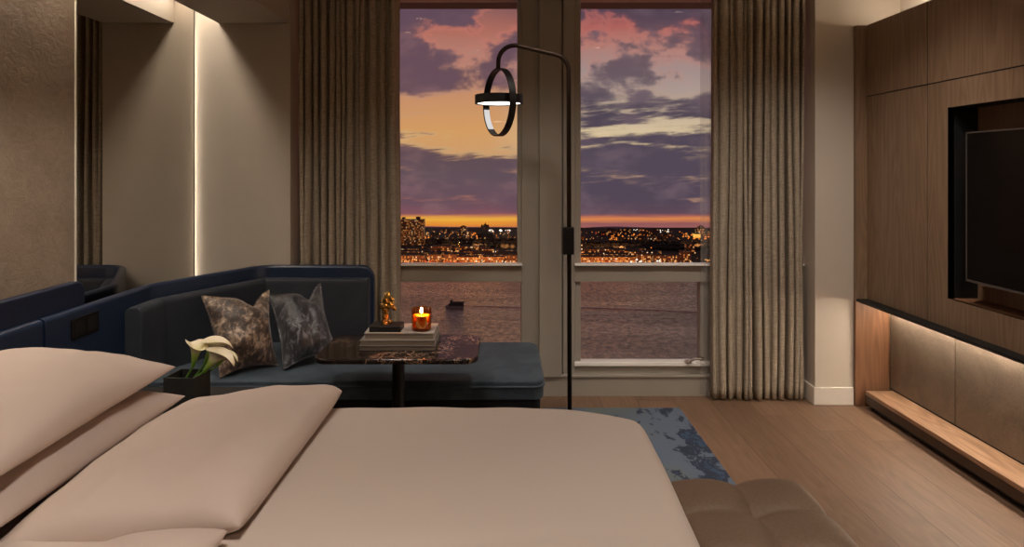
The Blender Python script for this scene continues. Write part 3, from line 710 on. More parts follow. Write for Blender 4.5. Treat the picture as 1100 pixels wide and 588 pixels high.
# ------------------------------------------------------------------ bed
bd = thing('bed', 'wide bed with smooth cream duvet', 'bed', (-0.6, 1.1, 0))
link('base', B((-1.60, 0.40, 0.16, 2.04, 0.10, 0.30)), 'taupe_leather', bd, bevel=0.015)
for a in ((-1.5, 0.25), (0.3, 0.25), (-1.5, 1.92), (0.3, 1.92)):
    link('leg', B((a[0], a[0] + 0.06, a[1], a[1] + 0.06, 0, 0.10)), 'black_metal', bd, bevel=0.004)
link('mattress', B((-1.60, 0.41, 0.16, 2.045, 0.302, 0.575)), 'sheet', bd, bevel=0.04, segs=4)
bm = bmesh.new(); g = []
x0, x1, y0, y1 = -1.0, 0.452, 0.0, 2.115
nx, ny = 110, 130
def prof(s, lo, hi, r, drop):
    """arc-length s -> (coordinate, drop) over a rounded edge at hi (and at lo when not None)"""
    def edge(d):   # d past start of rounding
        q = r * PI / 2
        if d <= 0: return d, 0
        if d < q: a = d / r; return r * math.sin(a), r * (1 - math.cos(a))
        return r, r + (d - q)
    c, z = edge(s - (hi - r)); c = hi - r + c
    if lo is not None and s < lo + r:
        c, z = edge(lo + r - s); c = lo + r - c
    return c, z
for i in range(nx + 1):
    s = x0 + (0.452 + 0.27 - x0) * i / nx; row = []
    cx, dx = prof(s, None, x1, 0.07, 0)
    for j in range(ny + 1):
        t = y0 - 0.30 + (y1 + 0.30 - (y0 - 0.30)) * j / ny
        cy, dy = prof(t, y0, y1, 0.06, 0)
        z = 0.662 - math.hypot(dx, dy)
        z -= 0.052 * max(0, (cx - 0.12) / 0.33) ** 1.8 if cx > 0.12 else 0
        flat = 1 if dx + dy < 0.02 else 0.4
        z += 0.007 * mnoise.noise(Vector((cx * 2.3, cy * 2.0, 1))) * flat + 0.003 * mnoise.noise(Vector((cx * 7, cy * 6, 4)))
        crease = math.exp(-((cy - 1.33 - 0.05 * math.sin(cx * 4)) / 0.022) ** 2) * 0.006 * max(0, min(1, 1.5 - abs(cx + 0.02) * 4)); z -= crease
        if dy > 0.05: cy += 0.016 * math.sin(cx * 17) * min(1, dy * 4) * (1 if cy > 1 else -1)
        if dx > 0.05: cx2 = cx + 0.014 * math.sin(cy * 15) * min(1, dx * 4)
        else: cx2 = cx
        row.append(bm.verts.new((cx2 - 0.035 * max(0, (1.9 - cy)) * max(0, min(1, (cx - 0.1) / 0.35)), cy, z)))
    g.append(row)
for i in range(nx):
    for j in range(ny): bm.faces.new([g[i][j], g[i + 1][j], g[i + 1][j + 1], g[i][j + 1]])
o = link('duvet', bm, 'duvet', bd, smooth=True); s = o.modifiers.new('solid', 'SOLIDIFY'); s.thickness = 0.03; s.offset = -1
UP = Vector((0, 0, 1))
def bed_pillow(label, C, Tt, Tb, seed, pin=0.03, pp_=3.2, qq=0.55):
    mid = sum((Vector(c) for c in C), Vector()) / 4
    t = thing('bed_pillow', label, 'pillow', mid, 'white pillows on the bed')
    bm = bmesh.new(); top, n = pillow(bm, C, Tt, Tb, 34, pin, seed, 0.006, pp_, qq)
    link('pillowcase', bm, 'sheet', t, smooth=True, subsurf=1)
bed_pillow('upper cream pillow resting on the other by the headboard', [(-1.60, 1.26, 0.80), (-1.015, 1.26, 0.775), (-1.025, 2.115, 0.775), (-1.60, 2.10, 0.80)], 0.095, 0.035, 1)
bed_pillow('lower cream pillow beneath another one by the headboard', [(-1.60, 1.26, 0.67), (-0.985, 1.26, 0.695), (-0.995, 2.115, 0.684), (-1.60, 2.10, 0.67)], 0.075, 0.045, 2)
bed_pillow('flat cream pillow lying foremost on the duvet edge near the planter', [(-1.01, 1.310, 0.635), (-0.515, 1.310, 0.696), (-0.500, 2.10, 0.704), (-1.015, 2.115, 0.635)], 0.070, 0.045, 3, 0.012, 5.0, 0.40)
bed_pillow('flat cream pillow cut off by the bottom of the photo', [(-1.12, 0.49, 0.60), (-0.53, 0.49, 0.70), (-0.53, 1.306, 0.698), (-1.12, 1.306, 0.60)], 0.060, 0.045, 4, 0.012, 5.0, 0.5)

# ------------------------------------------------------------------ bench at the foot of the bed
bn = thing('bench', 'tufted taupe leather bench at the foot of the bed', 'bench', (0.68, 1.1, 0))
bx0, bx1, by0, by1 = 0.475, 0.886, 0.2, 2.005
nx, ny = 60, 300; bm = bmesh.new(); g = []
for i in range(nx + 1):
    row = []
    for j in range(ny + 1):
        u, v = i / nx, j / ny; x = bx0 + (bx1 - bx0) * u; y = by0 + (by1 - by0) * v
        cw = (bx1 - bx0) / 2; cl = 0.2
        du = abs((x - (bx0 + cw)));
        vv = (by1 - 0.195 - y) / cl; dv = abs(vv - round(vv)) * cl
        e = min(x - bx0, bx1 - x, y - by0, by1 - y)
        tu, tv = min(1, du / cw), min(1, dv / (cl / 2))
        puff = (1 - (2 * tu - 1) ** 4) * (1 - abs(2 * min(1, tv) * 0.5 - 0.5) ** 2)
        z = 0.466 + 0.022 * (1 - math.exp(-(dv / 0.022))) ** 1.0 * (1 - 0.45 * math.exp(-du / 0.02) * (1 - math.exp(-e / 0.05))) - 0.010 * math.exp(-((du ** 2 + dv ** 2) / 0.035 ** 2))
        z += 0.012 * (math.sin(PI * tu) - 0.5) - 0.026 * math.exp(-(e / 0.016)) + 0.0014 * mnoise.noise(Vector((x * 14, y * 14, 0)))
        row.append(bm.verts.new((x - (0.006 * math.exp(-(dv / 0.02) ** 2) if i == nx else 0), y, z)))
    g.append(row)
for i in range(nx):
    for j in range(ny): bm.faces.new([g[i][j], g[i + 1][j], g[i + 1][j + 1], g[i][j + 1]])
bd_e = [e for e in bm.edges if e.is_boundary]
r = bmesh.ops.extrude_edge_only(bm, edges=bd_e)
for v in r['geom']:
    if isinstance(v, bmesh.types.BMVert): v.co.z = 0.365
bmesh.ops.contextual_create(bm, geom=[e for e in bm.edges if e.is_boundary])
link('cushion', bm, 'taupe_leather', bn, smooth=True, bevel=0)
for q in range(9):
    y = by1 - 0.195 - 0.2 * q
    if y > by0 + 0.05:
        bm = bmesh.new(); lathe(bm, [(0, 0), (0.009, 0.001), (0.0075, 0.005), (0, 0.007)], ((bx0 + bx1) / 2, y, 0.444), 14); link('button', bm, 'taupe_leather', bn, smooth=True)
pl = [(bx0 + .002, by0 + .002, 0.444), (bx1 - .002, by0 + .002, 0.444), (bx1 - .002, by1 - .002, 0.444), (bx0 + .002, by1 - .002, 0.444)]
pl2 = []
for a in range(4):
    for k in range(30): pl2.append(tuple(Vector(pl[a]).lerp(Vector(pl[(a + 1) % 4]), k / 30)))
bm = bmesh.new(); tube(bm, pl2, 0.0035, 6, closed=True); link('piping', bm, 'taupe_leather', bn, smooth=True)
link('base', B((bx0 + .01, bx1 - .01, by0 + .01, by1 - .01, 0.12, 0.365)), 'taupe_leather', bn, bevel=0.006)
for x in (bx0 + .03, bx1 - .07):
    for y in (by0 + .04, by1 - .08): link('leg', B((x, x + .04, y, y + .04, 0, 0.12)), 'black_metal', bn)

# ------------------------------------------------------------------ rug
bm = bmesh.new(); prism(bm, round_poly([(-.4, -.85), (.4, -.85), (.4, .85), (-.4, .85)], 0.006, 2), 0, 0.011)
o = link('area_rug', bm, 'rug', bevel=0.003); o.location = (0.622, 3.04, 0)
tag(o, 'grey and blue abstract rug on the oak floor', 'rug')

# ------------------------------------------------------------------ floor lamp
LY = 3.50
def LP(px, py, dy=0): return ((px - 541) * LY / F, LY + dy, 1.4 - (py - 181) * LY / F)
lp = thing('floor_lamp', 'slender dark arc floor lamp with two crossed rings', 'lamp', (LP(612, 181)[0], LY, 0.011))
bm = bmesh.new(); lathe(bm, [(0, 0.0), (0.11, 0.0), (0.112, 0.004), (0.11, 0.014), (0.016, 0.018), (0.014, 0.03), (0, 0.03)], (LP(612, 0)[0], LY, 0.011), 40); link('base', bm, 'bronze', lp, smooth=False)
path = [(LP(612, 0)[0], LY, 0.03), LP(610.8, 62), LP(545, 46.0), LP(535, 75)]
path = [Vector(p) for p in path]
pp = round_path([path[0], path[1], Vector(LP(536.2, 44.5)), path[3]], 0.085, 12)
bm = bmesh.new(); tube(bm, pp, 0.0118, 14); link('pole', bm, 'bronze', lp, smooth=True)
sx = LP(610, 258); link('switch_box', B((sx[0] - 0.030, sx[0] + 0.030, LY - 0.028, LY + 0.03, LP(0, 273)[2], LP(0, 244)[2])), 'black_metal', lp, bevel=0.003)
link('switch', B((sx[0] - 0.008, sx[0] + 0.008, LY - 0.033, LY - 0.028, LP(0, 256)[2], LP(0, 251)[2])), 'bronze', lp)
rc = Vector(LP(536, 110)); R1 = 0.178; ang = math.radians(66)   # vertical ring, turned about its upright axis
def band(bm, C, R, w, th, axis, a0=0.0, a1=2 * PI, n=72, rr=None):
    """flat hoop: radial thickness th, width w along axis; axis is the hoop normal (unit, horizontal) or Z"""
    ax = Vector(axis).normalized(); up = Vector((0, 0, 1)) if abs(ax.z) < 0.5 else Vector((0, 1, 0)); sd = up.cross(ax)
    full = abs(a1 - a0 - 2 * PI) < 1e-6; rings = []; N = n if full else n + 1
    for k in range(N):
        a = a0 + (a1 - a0) * k / n; d = up * math.cos(a) + sd * math.sin(a)
        rings.append([bm.verts.new(C + d * r + ax * h) for r, h in ((R - th, -w / 2), (R, -w / 2), (R, w / 2), (R - th, w / 2))])
    for k in range(N if full else N - 1):
        p, q = rings[k], rings[(k + 1) % N]
        for s in range(4): bm.faces.new([p[s], p[(s + 1) % 4], q[(s + 1) % 4], q[s]])
    if not full: bm.faces.new(rings[0][::-1]); bm.faces.new(rings[-1])
ax = Vector((math.sin(ang), math.cos(ang), 0))
bm = bmesh.new(); band(bm, rc, R1, 0.036, 0.007, ax); link('upright_ring', bm, 'black_metal', lp, bevel=0.001)
bm = bmesh.new(); band(bm, rc, R1 - 0.0072, 0.030, 0.004, ax, math.radians(99), math.radians(142)); o = link('ring_lit_face', bm, 'ring_lit_glow', lp); o['label'] = 'softly glowing pale strip inside the lower ring'  # added glowing strip imitates light falling from the disc onto the ring
dc = Vector(LP(536, 107)); bm = bmesh.new(); band(bm, dc, 0.126, 0.046, 0.012, (0, 0, 1)); link('level_ring', bm, 'black_metal', lp, bevel=0.0015)
bm = bmesh.new(); lathe(bm, [(0, 0.002), (0.113, 0.002), (0.113, 0.018), (0, 0.018)], (dc.x, dc.y, dc.z), 48); link('ring_top', bm, 'black_metal', lp)
bm = bmesh.new(); lathe(bm, [(0, -0.018), (0.113, -0.018), (0.113, 0.0), (0, 0.0)], (dc.x, dc.y, dc.z), 48); o = link('light_disc', bm, 'lamp_glow', lp); o['label'] = 'bright white light disc'

# ------------------------------------------------------------------ TV wall
PX = 2.13
tw = thing('wall_panelling', 'walnut wall panelling framing the television recess', 'wall panelling', (2.2, 2.2, 0.6))
PT, PB, JZ = 2.24, 0.635, 1.822
g_ = 0.003
for (a, b) in ((3.37, 3.93), (1.56, 3.37), (-0.6, 1.56)):
    link('panel', B((PX, PX + 0.02, a + g_, b - g_, JZ + g_, PT)), 'veneer', tw, bevel=0.0015)
link('panel', B((PX, PX + 0.02, 3.37 + g_, 3.93 - g_, PB, JZ - g_)), 'veneer', tw, bevel=0.0015)
link('panel', B((PX, PX + 0.02, -0.6, 1.56 - g_, PB, JZ - g_)), 'veneer', tw, bevel=0.0015)
RZ0, RZ1, RY0, RY1 = 0.776, 1.692, 1.715, 3.215
link('panel', B((PX, PX + 0.02, 1.56 + g_, 3.37 - g_, RZ1, JZ - g_), (PX, PX + 0.02, 1.56 + g_, 3.37 - g_, PB, RZ0), (PX, PX + 0.02, RY1, 3.37 - g_, RZ0, RZ1), (PX, PX + 0.02, 1.56 + g_, RY0, RZ0, RZ1)), 'veneer', tw, bevel=0.0)
link('backing', B((PX + 0.021, PX + 0.03, -0.6, RY0, PB, PT - 0.01), (PX + 0.021, PX + 0.03, RY1, 3.93, PB, PT - 0.01), (PX + 0.021, PX + 0.03, RY0, RY1, PB, RZ0 - 0.02), (PX + 0.021, PX + 0.03, RY0, RY1, RZ1 + 0.02, PT - 0.01), (PX + 0.03, XR - 0.002, -0.6, 3.93, PT - 0.04, PT - 0.02), (PX + 0.03, 2.27, -0.6, 3.93, PB, PB + 0.02)), 'black', tw)
link('joint_shade', B(*[(PX + 0.0012, PX + 0.0208, y - g_ + .0002, y + g_ - .0002, PB, PT) for y in (1.56, 3.37)], (PX + 0.0012, PX + 0.0208, -0.6, 3.93, JZ - g_ + .0002, JZ + g_ - .0002)), 'black', tw)  # black strips stand in for the shade inside the panel joints
link('recess_back', B((2.275, 2.29, RY0, RY1, RZ0 - 0.02, RZ1 + 0.02)), 'veneer', tw)
link('recess_end', B((PX + 0.001, 2.275, RY1, RY1 + 0.012, RZ0, RZ1), (PX + 0.001, 2.275, RY0 - 0.012, RY0, RZ0, RZ1), (PX + 0.001, 2.275, RY0, RY1, RZ1, RZ1 + 0.012)), 'black', tw)
link('recess_sill', B((PX + 0.001, 2.275, RY0, RY1, RZ0 - 0.012, RZ0)), 'veneer_light', tw)
link('end_fin', B((2.07, XR - 0.001, 3.932, 3.965, PB - 0.012, PT)), 'veneer', tw, bevel=0.0015)
link('lower_ledge', B((2.068, 2.27, -0.6, 3.931, PB - 0.016, PB - 0.001)), 'black', tw, bevel=0.001)
lt = thing('led_strip', 'warm light strip under the dark ledge of the panelling', 'light strip', (2.21, 1.6, 0.6))
link('channel', B((2.228, 2.256, -0.5, 3.9, PB - 0.022, PB - 0.0165)), 'steel', lt)
link('diffuser', B((2.231, 2.253, -0.5, 3.9, PB - 0.030, PB - 0.022)), 'led_niche', lt)
# niche below
nc = thing('niche_cladding', 'textured plaster niche lit from above below the panelling', 'niche', (2.27, 1.6, 0))
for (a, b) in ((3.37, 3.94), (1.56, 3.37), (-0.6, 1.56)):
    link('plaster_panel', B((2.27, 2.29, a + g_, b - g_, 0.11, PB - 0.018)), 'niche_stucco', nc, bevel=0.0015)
link('backing', B((2.291, 2.30, -0.6, 3.94, 0.0, PB - 0.018)), 'black', nc)
o = link('end_panel', B((2.07, 2.269, 3.94, 3.968, 0.0, PB - 0.013)), 'veneer_light', nc, bevel=0.0015); o['label'] = 'upright oak end panel'
pz = thing('plinth', 'low oak plinth step along the floor below the niche', 'plinth', (2.2, 1.6, 0))
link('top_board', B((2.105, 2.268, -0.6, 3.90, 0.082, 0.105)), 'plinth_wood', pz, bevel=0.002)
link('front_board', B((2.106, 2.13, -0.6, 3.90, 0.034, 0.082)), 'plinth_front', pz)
link('toe_kick', B((2.135, 2.26, -0.6, 3.89, 0, 0.0335)), 'black', pz)
# cove above panelling
cv = thing('led_strip', 'warm light strip on top of the panelling washing the side wall', 'light strip', (2.25, 1.6, 2.24))
link('channel', B((2.22, 2.26, -0.5, 3.88, PT - 0.0195, PT - 0.012)), 'steel', cv)
link('diffuser', B((2.225, 2.255, -0.5, 3.88, PT - 0.012, PT - 0.006)), 'led_cove', cv)
# television
tv = thing('television', 'wide black flat television in the panelling recess', 'television', (2.15, 2.465, 0.884))
TZ0, TZ1, TY0, TY1 = 0.884, 1.566, 1.86, 3.07
link('body', B((2.122, 2.16, TY0, TY1, TZ0, TZ1)), 'black', tv, bevel=0.003)
link('screen', B((2.1185, 2.1225, TY0 + 0.007, TY1 - 0.007, TZ0 + 0.010, TZ1 - 0.007)), 'screen', tv)
f = B((2.117, 2.124, TY0, TY1, TZ1 - 0.006, TZ1), (2.117, 2.124, TY0, TY1, TZ0, TZ0 + 0.009), (2.117, 2.124, TY0, TY0 + 0.006, TZ0, TZ1), (2.117, 2.124, TY1 - 0.006, TY1, TZ0, TZ1)); link('bezel', f, 'tv_frame', tv)
link('wall_mount', B((2.16, 2.274, 2.3, 2.63, 1.1, 1.35)), 'black_metal', tv)

# ------------------------------------------------------------------ outside: river, far shore, city
HW = 120.0; GZ = 1.4 - HW
def at(px, py, h=HW):
    Y = F * h / (py - 181); return (px - 541) * Y / F, Y
bm = bmesh.new()
xs = [-900 + 60 * i for i in range(31)]; ys = [180 + 33.4 * j for j in range(21)]
gr = [[bm.verts.new((x, y, GZ)) for y in ys] for x in xs]
for i in range(30):
    for j in range(20): bm.faces.new([gr[i][j], gr[i + 1][j], gr[i + 1][j + 1], gr[i][j + 1]])
struct(link('river', bm, 'water'), 'wide rippled river reflecting the sunset below the windows', 'river')
bm = B((-900, 1000, 847, 1345, GZ - 3, GZ + 1.2)); struct(link('shore_land', bm, 'land'), 'dark flat ground of the far shore', 'ground')
bm = bmesh.new(); row = []
N = 90
for i in range(N + 1):
    x = -700 + 1600 * i / N
    px = 541 + x * F / 1345
    py = 245.5 - 2.2 * math.exp(-((px - 465) / 55) ** 2) - 1.2 * math.exp(-((px - 560) / 30) ** 2) - 2.0 * math.exp(-((px - 665) / 45) ** 2) - 1.0 * mnoise.noise(Vector((px * 0.02, 3, 1)))
    h = 1.4 - (py - 181) * 1420 / F
    row.append([bm.verts.new((x, 1330, GZ - 2)), bm.verts.new((x, 1375, GZ + (h - GZ) * 0.75)), bm.verts.new((x, 1420, h)), bm.verts.new((x, 1520, h - 40))])
for a, b in zip(row, row[1:]):
    for k in range(3): bm.faces.new([a[k], b[k], b[k + 1], a[k + 1]])
struct(link('hills', bm, 'hill', smooth=True), 'low dark hills on the horizon behind the city', 'hills')
# dark wooded park band
def park(label, px0, px1, py_top, py_bot, seed):
    X0, Y0 = at(px0, py_bot); X1, _ = at(px1, py_bot); bm = bmesh.new(); rnd = random.Random(seed)
    n = int((X1 - X0) / 5)
    for i in range(n):
        for rw in range(3):
            x = X0 + (X1 - X0) * (i + rnd.random()) / n; y = Y0 + rw * 28 + rnd.uniform(-6, 6); r = rnd.uniform(4, 7)
            hh = (py_bot - py_top) * Y0 / F * rnd.uniform(0.75, 1.0) * (0.7 + 0.15 * rw)
            s = bmesh.ops.create_icosphere(bm, subdivisions=1, radius=1)
            for v in s['verts']: v.co = Vector((x + v.co.x * r * 1.2, y + v.co.y * r, GZ + 1 + max(-1, hh * 0.5 + v.co.z * hh * 0.5)))
    tag(link('tree_belt', bm, 'park', smooth=True), label, 'trees', None, 'stuff')
park('dark belt of park trees behind the waterfront buildings beside the dome', 457, 566, 259, 268.5, 1)
park('dark belt of trees above the waterfront seen behind the lamp pole', 600, 790, 262, 270, 2)

def bld_mesh(nm, w, d, h, fac, roofbits):
    bm = bmesh.new(); box(bm, -w / 2, w / 2, -d / 2, d / 2, -2, h, 0)
    for (x0, x1, y0, y1, z1) in roofbits: box(bm, x0 * w, x1 * w, y0 * d, y1 * d, h, h + z1, 1)
    box(bm, -w / 2 - .2, w / 2 + .2, -d / 2 - .2, d / 2 + .2, h, h + 0.5, 1)
    me = bpy.data.meshes.new(nm); bmesh.ops.recalc_face_normals(bm, faces=bm.faces); bm.to_mesh(me); bm.free()
    me.materials.append(M[fac]); me.materials.append(M['roof']); return me
PRO = [bld_mesh('building', 26, 14, 7, 'facade_bright', [(-.3, -.1, -.2, .2, 2)]), bld_mesh('building', 16, 12, 10, 'facade', [(-.1, .2, -.2, .2, 2.2)]), bld_mesh('building', 12, 12, 14, 'facade', [(.1, .35, -.2, .2, 2)]), bld_mesh('building', 34, 16, 9, 'facade', [(-.4, -.2, -.2, .2, 2), (.2, .35, -.2, .2, 1.6)])]
UPL = [bld_mesh('building', 15, 10, 8, 'facade_dim', [(-.2, .1, -.2, .2, 2)]), bld_mesh('building', 10, 10, 12, 'facade', [(-.2, .2, -.2, .2, 2)]), bld_mesh('building', 24, 10, 7, 'facade_dim', [(.1, .3, -.2, .2, 1.8)])]
def place(me, px, py, label, group, rot=0.0, name='building'):
    X, Y = at(px, py, HW - 1.2); o = bpy.data.objects.new(name, me); COL.objects.link(o); o.location = (X, Y, GZ + 1.2); o.rotation_euler.z = rot
    return tag(o, label, 'building', group)
rnd = random.Random(11)
occ = []
def free(px, py, w):
    for a, b, c in occ:
        if abs(px - a) < (w + c) * 0.5 and abs(py - b) < 2.0: return False
    occ.append((px, py, w)); return True
spans = [(424, 566), (612, 776)]
for base_py in (281.5, 278.5, 275.5, 272.5):
    for sp in spans:
        px = sp[0] + rnd.uniform(0, 8)
        while px < sp[1]:
            k = rnd.randrange(4); wpx = (26, 16, 12, 34)[k] * F / (F * HW / (base_py - 181))
            dens = 1.0 if px < 700 else 0.45
            if base_py < 276: dens *= 0.75 if px < 480 or 615 < px < 670 else 0.3
            if rnd.random() < dens and free(px + wpx / 2, base_py, wpx):
                place(PRO[k], px + wpx / 2, base_py, 'low lit building in the crowded waterfront of the far shore', 'waterfront buildings across the river')
            px += wpx + rnd.uniform(1.0, 5)
for base_py in (262.5, 259.0, 256.0, 253.0, 250.5):
    for sp in spans:
        px = sp[0] + rnd.uniform(0, 10)
        while px < sp[1]:
            k = rnd.randrange(3); wpx = (15, 10, 24)[k] * (base_py - 181) / HW
            dens = 0.42 if base_py > 252 else 0.2
            if base_py > 258 and 468 < px < 566: dens = 0.3
            if base_py > 258 and 675 < px < 776: dens = 0.25
            if px > 456 and rnd.random() < dens:
                place(UPL[k], px + wpx / 2, base_py, 'small dim building on the rising ground behind the park trees', 'hillside buildings behind the park trees')
            px += wpx + rnd.uniform(2, 9)
# apartment tower
X, Y = at(443, 264); tz1 = (264 - 236.5) * Y / F; wv = 26 * Y / F
tw2 = thing('apartment_tower', 'broad apartment tower with many lit windows rising above the far shore', 'building', (X, Y, GZ + 1.2))
bm = bmesh.new(); box(bm, X - wv / 2, X + wv / 2, Y - 8, Y + 8, GZ, GZ + 1.2 + tz1); link('facade', bm, 'facade_tower', tw2, origin=(X, Y, GZ + 1.2))
link('rooftop', B((X - wv * .42, X - wv * .3, Y - 4, Y + 4, GZ + 1.2 + tz1, GZ + tz1 + 4.2), (X + wv * .16, X + wv * .32, Y - 4, Y + 4, GZ + 1.2 + tz1, GZ + tz1 + 5)), 'roof', tw2)
# domed building
X, Y = at(521, 257); s = Y / F
db = thing('domed_building', 'dark domed building with small corner towers on the skyline', 'building', (X, Y, GZ + 1.2))
bm = B((X - 3.6 * s, X + 3.6 * s, Y - 6, Y + 6, GZ, GZ + 1.2 + 12 * s), (X - 8 * s, X + 9 * s, Y - 8, Y + 8, GZ, GZ + 1.2 + 6 * s)); link('walls', bm, 'roof', db)
bm = bmesh.new(); lathe(bm, [(2.6 * s, 0), (2.5 * s, 1.4 * s), (2.0 * s, 2.6 * s), (1.0 * s, 3.4 * s), (0.5 * s, 3.7 * s), (0.3 * s, 5 * s), (0, 5.2 * s)], (X + .3 * s, Y, GZ + 1.2 + 12 * s), 20); link('dome', bm, 'roof', db, smooth=True)
for dx in (-3.2, 3.4):
    bm = bmesh.new(); lathe(bm, [(1.1 * s, 0), (1.1 * s, 2 * s), (0, 4 * s)], (X + dx * s, Y - 5, GZ + 1.2 + 11.8 * s), 10); link('turret', bm, 'roof', db)
# red building and floodlit hall
def special(px, py, wpx, hpx, fac, nm, label):
    X, Y = at(px, py); w = wpx * Y / F; h = hpx * Y / F
    t = thing(nm, label, 'building', (X, Y, GZ + 1.2))
    link('walls', B((X - w / 2, X + w / 2, Y - 6, Y + 6, GZ, GZ + 1.2 + h)), fac, t, origin=(X, Y, GZ + 1.2))
    bm = bmesh.new(); z = GZ + 1.2 + h
    v = [bm.verts.new(p) for p in ((X - w / 2 - .3, Y - 6.3, z), (X + w / 2 + .3, Y - 6.3, z), (X + w / 2 + .3, Y + 6.3, z), (X - w / 2 - .3, Y + 6.3, z), (X - w / 2 + 2, Y, z + 2.2), (X + w / 2 - 2, Y, z + 2.2))]
    for f in ((0, 1, 5, 4), (2, 3, 4, 5), (1, 2, 5), (3, 0, 4), (3, 2, 1, 0)): bm.faces.new([v[i] for i in f])
    link('roof', bm, 'roof', t)
special(700, 279, 11, 7, 'facade_red', 'brick_building', 'red brick building in the dark gap of the far shore')
special(748.5, 256, 6, 4, 'facade_flood', 'floodlit_hall', 'bright yellow floodlit hall on the far hillside')
special(474, 277.5, 21, 12, 'facade', 'office_block', 'mid rise office block in front of the apartment tower')
special(535, 281, 30, 6.5, 'facade_bright', 'pier_hall', 'long brightly lit pier hall at the water edge')
# scattered city lamps: uncountable points
CL = bmesh.new()
def lamps(mi, spec, seed):
    rnd = random.Random(seed); bm = CL
    for (px0, px1, py0, py1, n, r0, r1, h) in spec:
        for _ in range(n):
            px, py = rnd.uniform(px0, px1), rnd.uniform(py0, py1); hh = rnd.uniform(1.5, h)
            X, Y = at(px, py, HW - 1.2 - hh); Y = min(Y, 1400); X = (px - 541) * Y / F; r = rnd.uniform(r0, r1) * Y / 1000
            z = 1.4 - (py - 181) * Y / F
            vs = [bm.verts.new((X + a * r, Y + b * r, z + c * r)) for a, b, c in ((1, 0, 0), (-1, 0, 0), (0, 1, 0), (0, -1, 0), (0, 0, 1), (0, 0, -1))]
            for f in ((0, 2, 4), (2, 1, 4), (1, 3, 4), (3, 0, 4), (2, 0, 5), (1, 2, 5), (3, 1, 5), (0, 3, 5)):
                bm.faces.new([vs[i] for i in f]).material_index = mi
lamps(0, [(300, 424, 249, 284, 150, .5, 1.0, 5), (776, 900, 249, 284, 110, .5, 1.0, 5), (560, 618, 249, 284, 80, .5, 1.0, 5), (428, 566, 270, 284, 330, .5, 1.1, 5), (612, 700, 266, 284, 170, .5, 1.1, 5), (700, 775, 276, 284, 40, .5, 1.0, 5), (455, 566, 248, 260, 80, .4, 0.9, 4), (612, 775, 248, 262, 80, .4, 0.9, 4), (452, 465, 253, 258, 18, .7, 1.6, 4), (655, 690, 251, 258, 26, .7, 1.5, 4), (728, 775, 251, 257, 40, .7, 1.5, 4), (505, 520, 250, 258, 24, .6, 1.3, 4)], 1)
lamps(1, [(428, 566, 272, 284, 150, .5, 1.1, 5), (612, 700, 266, 284, 90, .5, 1.2, 5), (700, 775, 278, 284, 40, .5, 1.1, 4), (455, 566, 249, 260, 60, .5, 1.0, 4), (612, 775, 247, 262, 50, .4, 0.8, 4), (430, 455, 274, 281, 50, .6, 1.2, 4)], 2)
lamps(2, [(515, 536, 269.5, 271, 18, .8, 1.3, 4), (525, 530, 247, 248.5, 6, .9, 1.5, 3), (536, 539, 247, 249, 5, .9, 1.5, 3), (543, 550, 247, 248, 6, .8, 1.3, 3), (668, 672, 266, 269, 5, 1.0, 1.8, 3), (678, 690, 278, 282, 14, .9, 1.6, 4), (704, 715, 278.5, 281, 8, .9, 1.4, 4), (730, 745, 282, 284, 18, .7, 1.1, 4), (680, 692, 245, 249, 8, .6, 1.1, 3), (700, 720, 246, 252, 12, .6, 1.0, 3), (438, 560, 262, 284, 20, .6, 1.0, 4)], 3)
lamps(3, [(455, 500, 279, 284, 60, .6, 1.2, 3), (620, 660, 270, 284, 70, .6, 1.3, 4), (428, 455, 276, 284, 40, .5, 1.1, 3), (490, 566, 276, 284, 40, .5, 1.0, 3), (640, 655, 249, 253, 10, .5, 1.1, 3)], 4)
tag(link('city_lights', CL, ['light_amber', 'light_warm', 'light_white', 'light_red']), 'amber, white and red street lights glittering over the far shore', 'city lights', None, 'stuff')
for i, (px, py, en) in enumerate([(440, 284, 1), (466, 284, 1.2), (492, 284, 1), (518, 284, 1.2), (548, 284, 1), (632, 284, 1.1), (655, 284, 1), (682, 284, .7), (725, 284, .3), (480, 262.5, 1), (515, 262, 1.2), (545, 262, .8), (640, 264, 1), (665, 263, 1), (748, 261, .9)]):  # added spots brighten the facades in place of the many street lamps
    X, Y = at(px, py, HW - 9); L = bpy.data.lights.new('facade_fill', 'SPOT'); L.energy = 90000 * en; L.color = (1, 0.42, 0.12); L.shadow_soft_size = 1.0
    L.spot_size = math.radians(125); L.spot_blend = 0.5
    o = bpy.data.objects.new('facade_fill', L); COL.objects.link(o); o.location = (X, Y - 14, GZ + 9); o.rotation_euler = Vector((0, 1, -0.22)).to_track_quat('-Z', 'Y').to_euler()
# ferry and wakes
X, Y = at(489, 331.5); s = Y / F
fy = thing('ferry', 'small dark ferry crossing the river', 'boat', (X, Y, GZ))
bm = bmesh.new()
pl = [(-11, 0), (-8, -2.4), (9.8, -2.4), (9.8, 2.4), (-8, 2.4)]
prism(bm, [(X + a * s, Y + b * s) for a, b in pl], GZ - 0.5, GZ + 3.0 * s)
for v in bm.verts:
    if v.co.z < GZ: v.co.x = X + (v.co.x - X) * 0.9
link('hull', bm, 'hull', fy)
link('deckhouse', B((X - 5.5 * s, X + 9 * s, Y - 2 * s, Y + 2 * s, GZ + 3 * s, GZ + 6.4 * s), (X - 7.5 * s, X - 5.5 * s, Y - 1.6 * s, Y + 1.6 * s, GZ + 3 * s, GZ + 5 * s)), 'cabin', fy)
link('canopy', B((X - 5 * s, X + 10.2 * s, Y - 2.3 * s, Y + 2.3 * s, GZ + 6.6 * s, GZ + 7.2 * s)), 'cabin', fy)
link('wheelhouse', B((X - 5.2 * s, X - 3 * s, Y - 1.4 * s, Y + 1.4 * s, GZ + 7.2 * s, GZ + 8.8 * s)), 'cabin', fy)
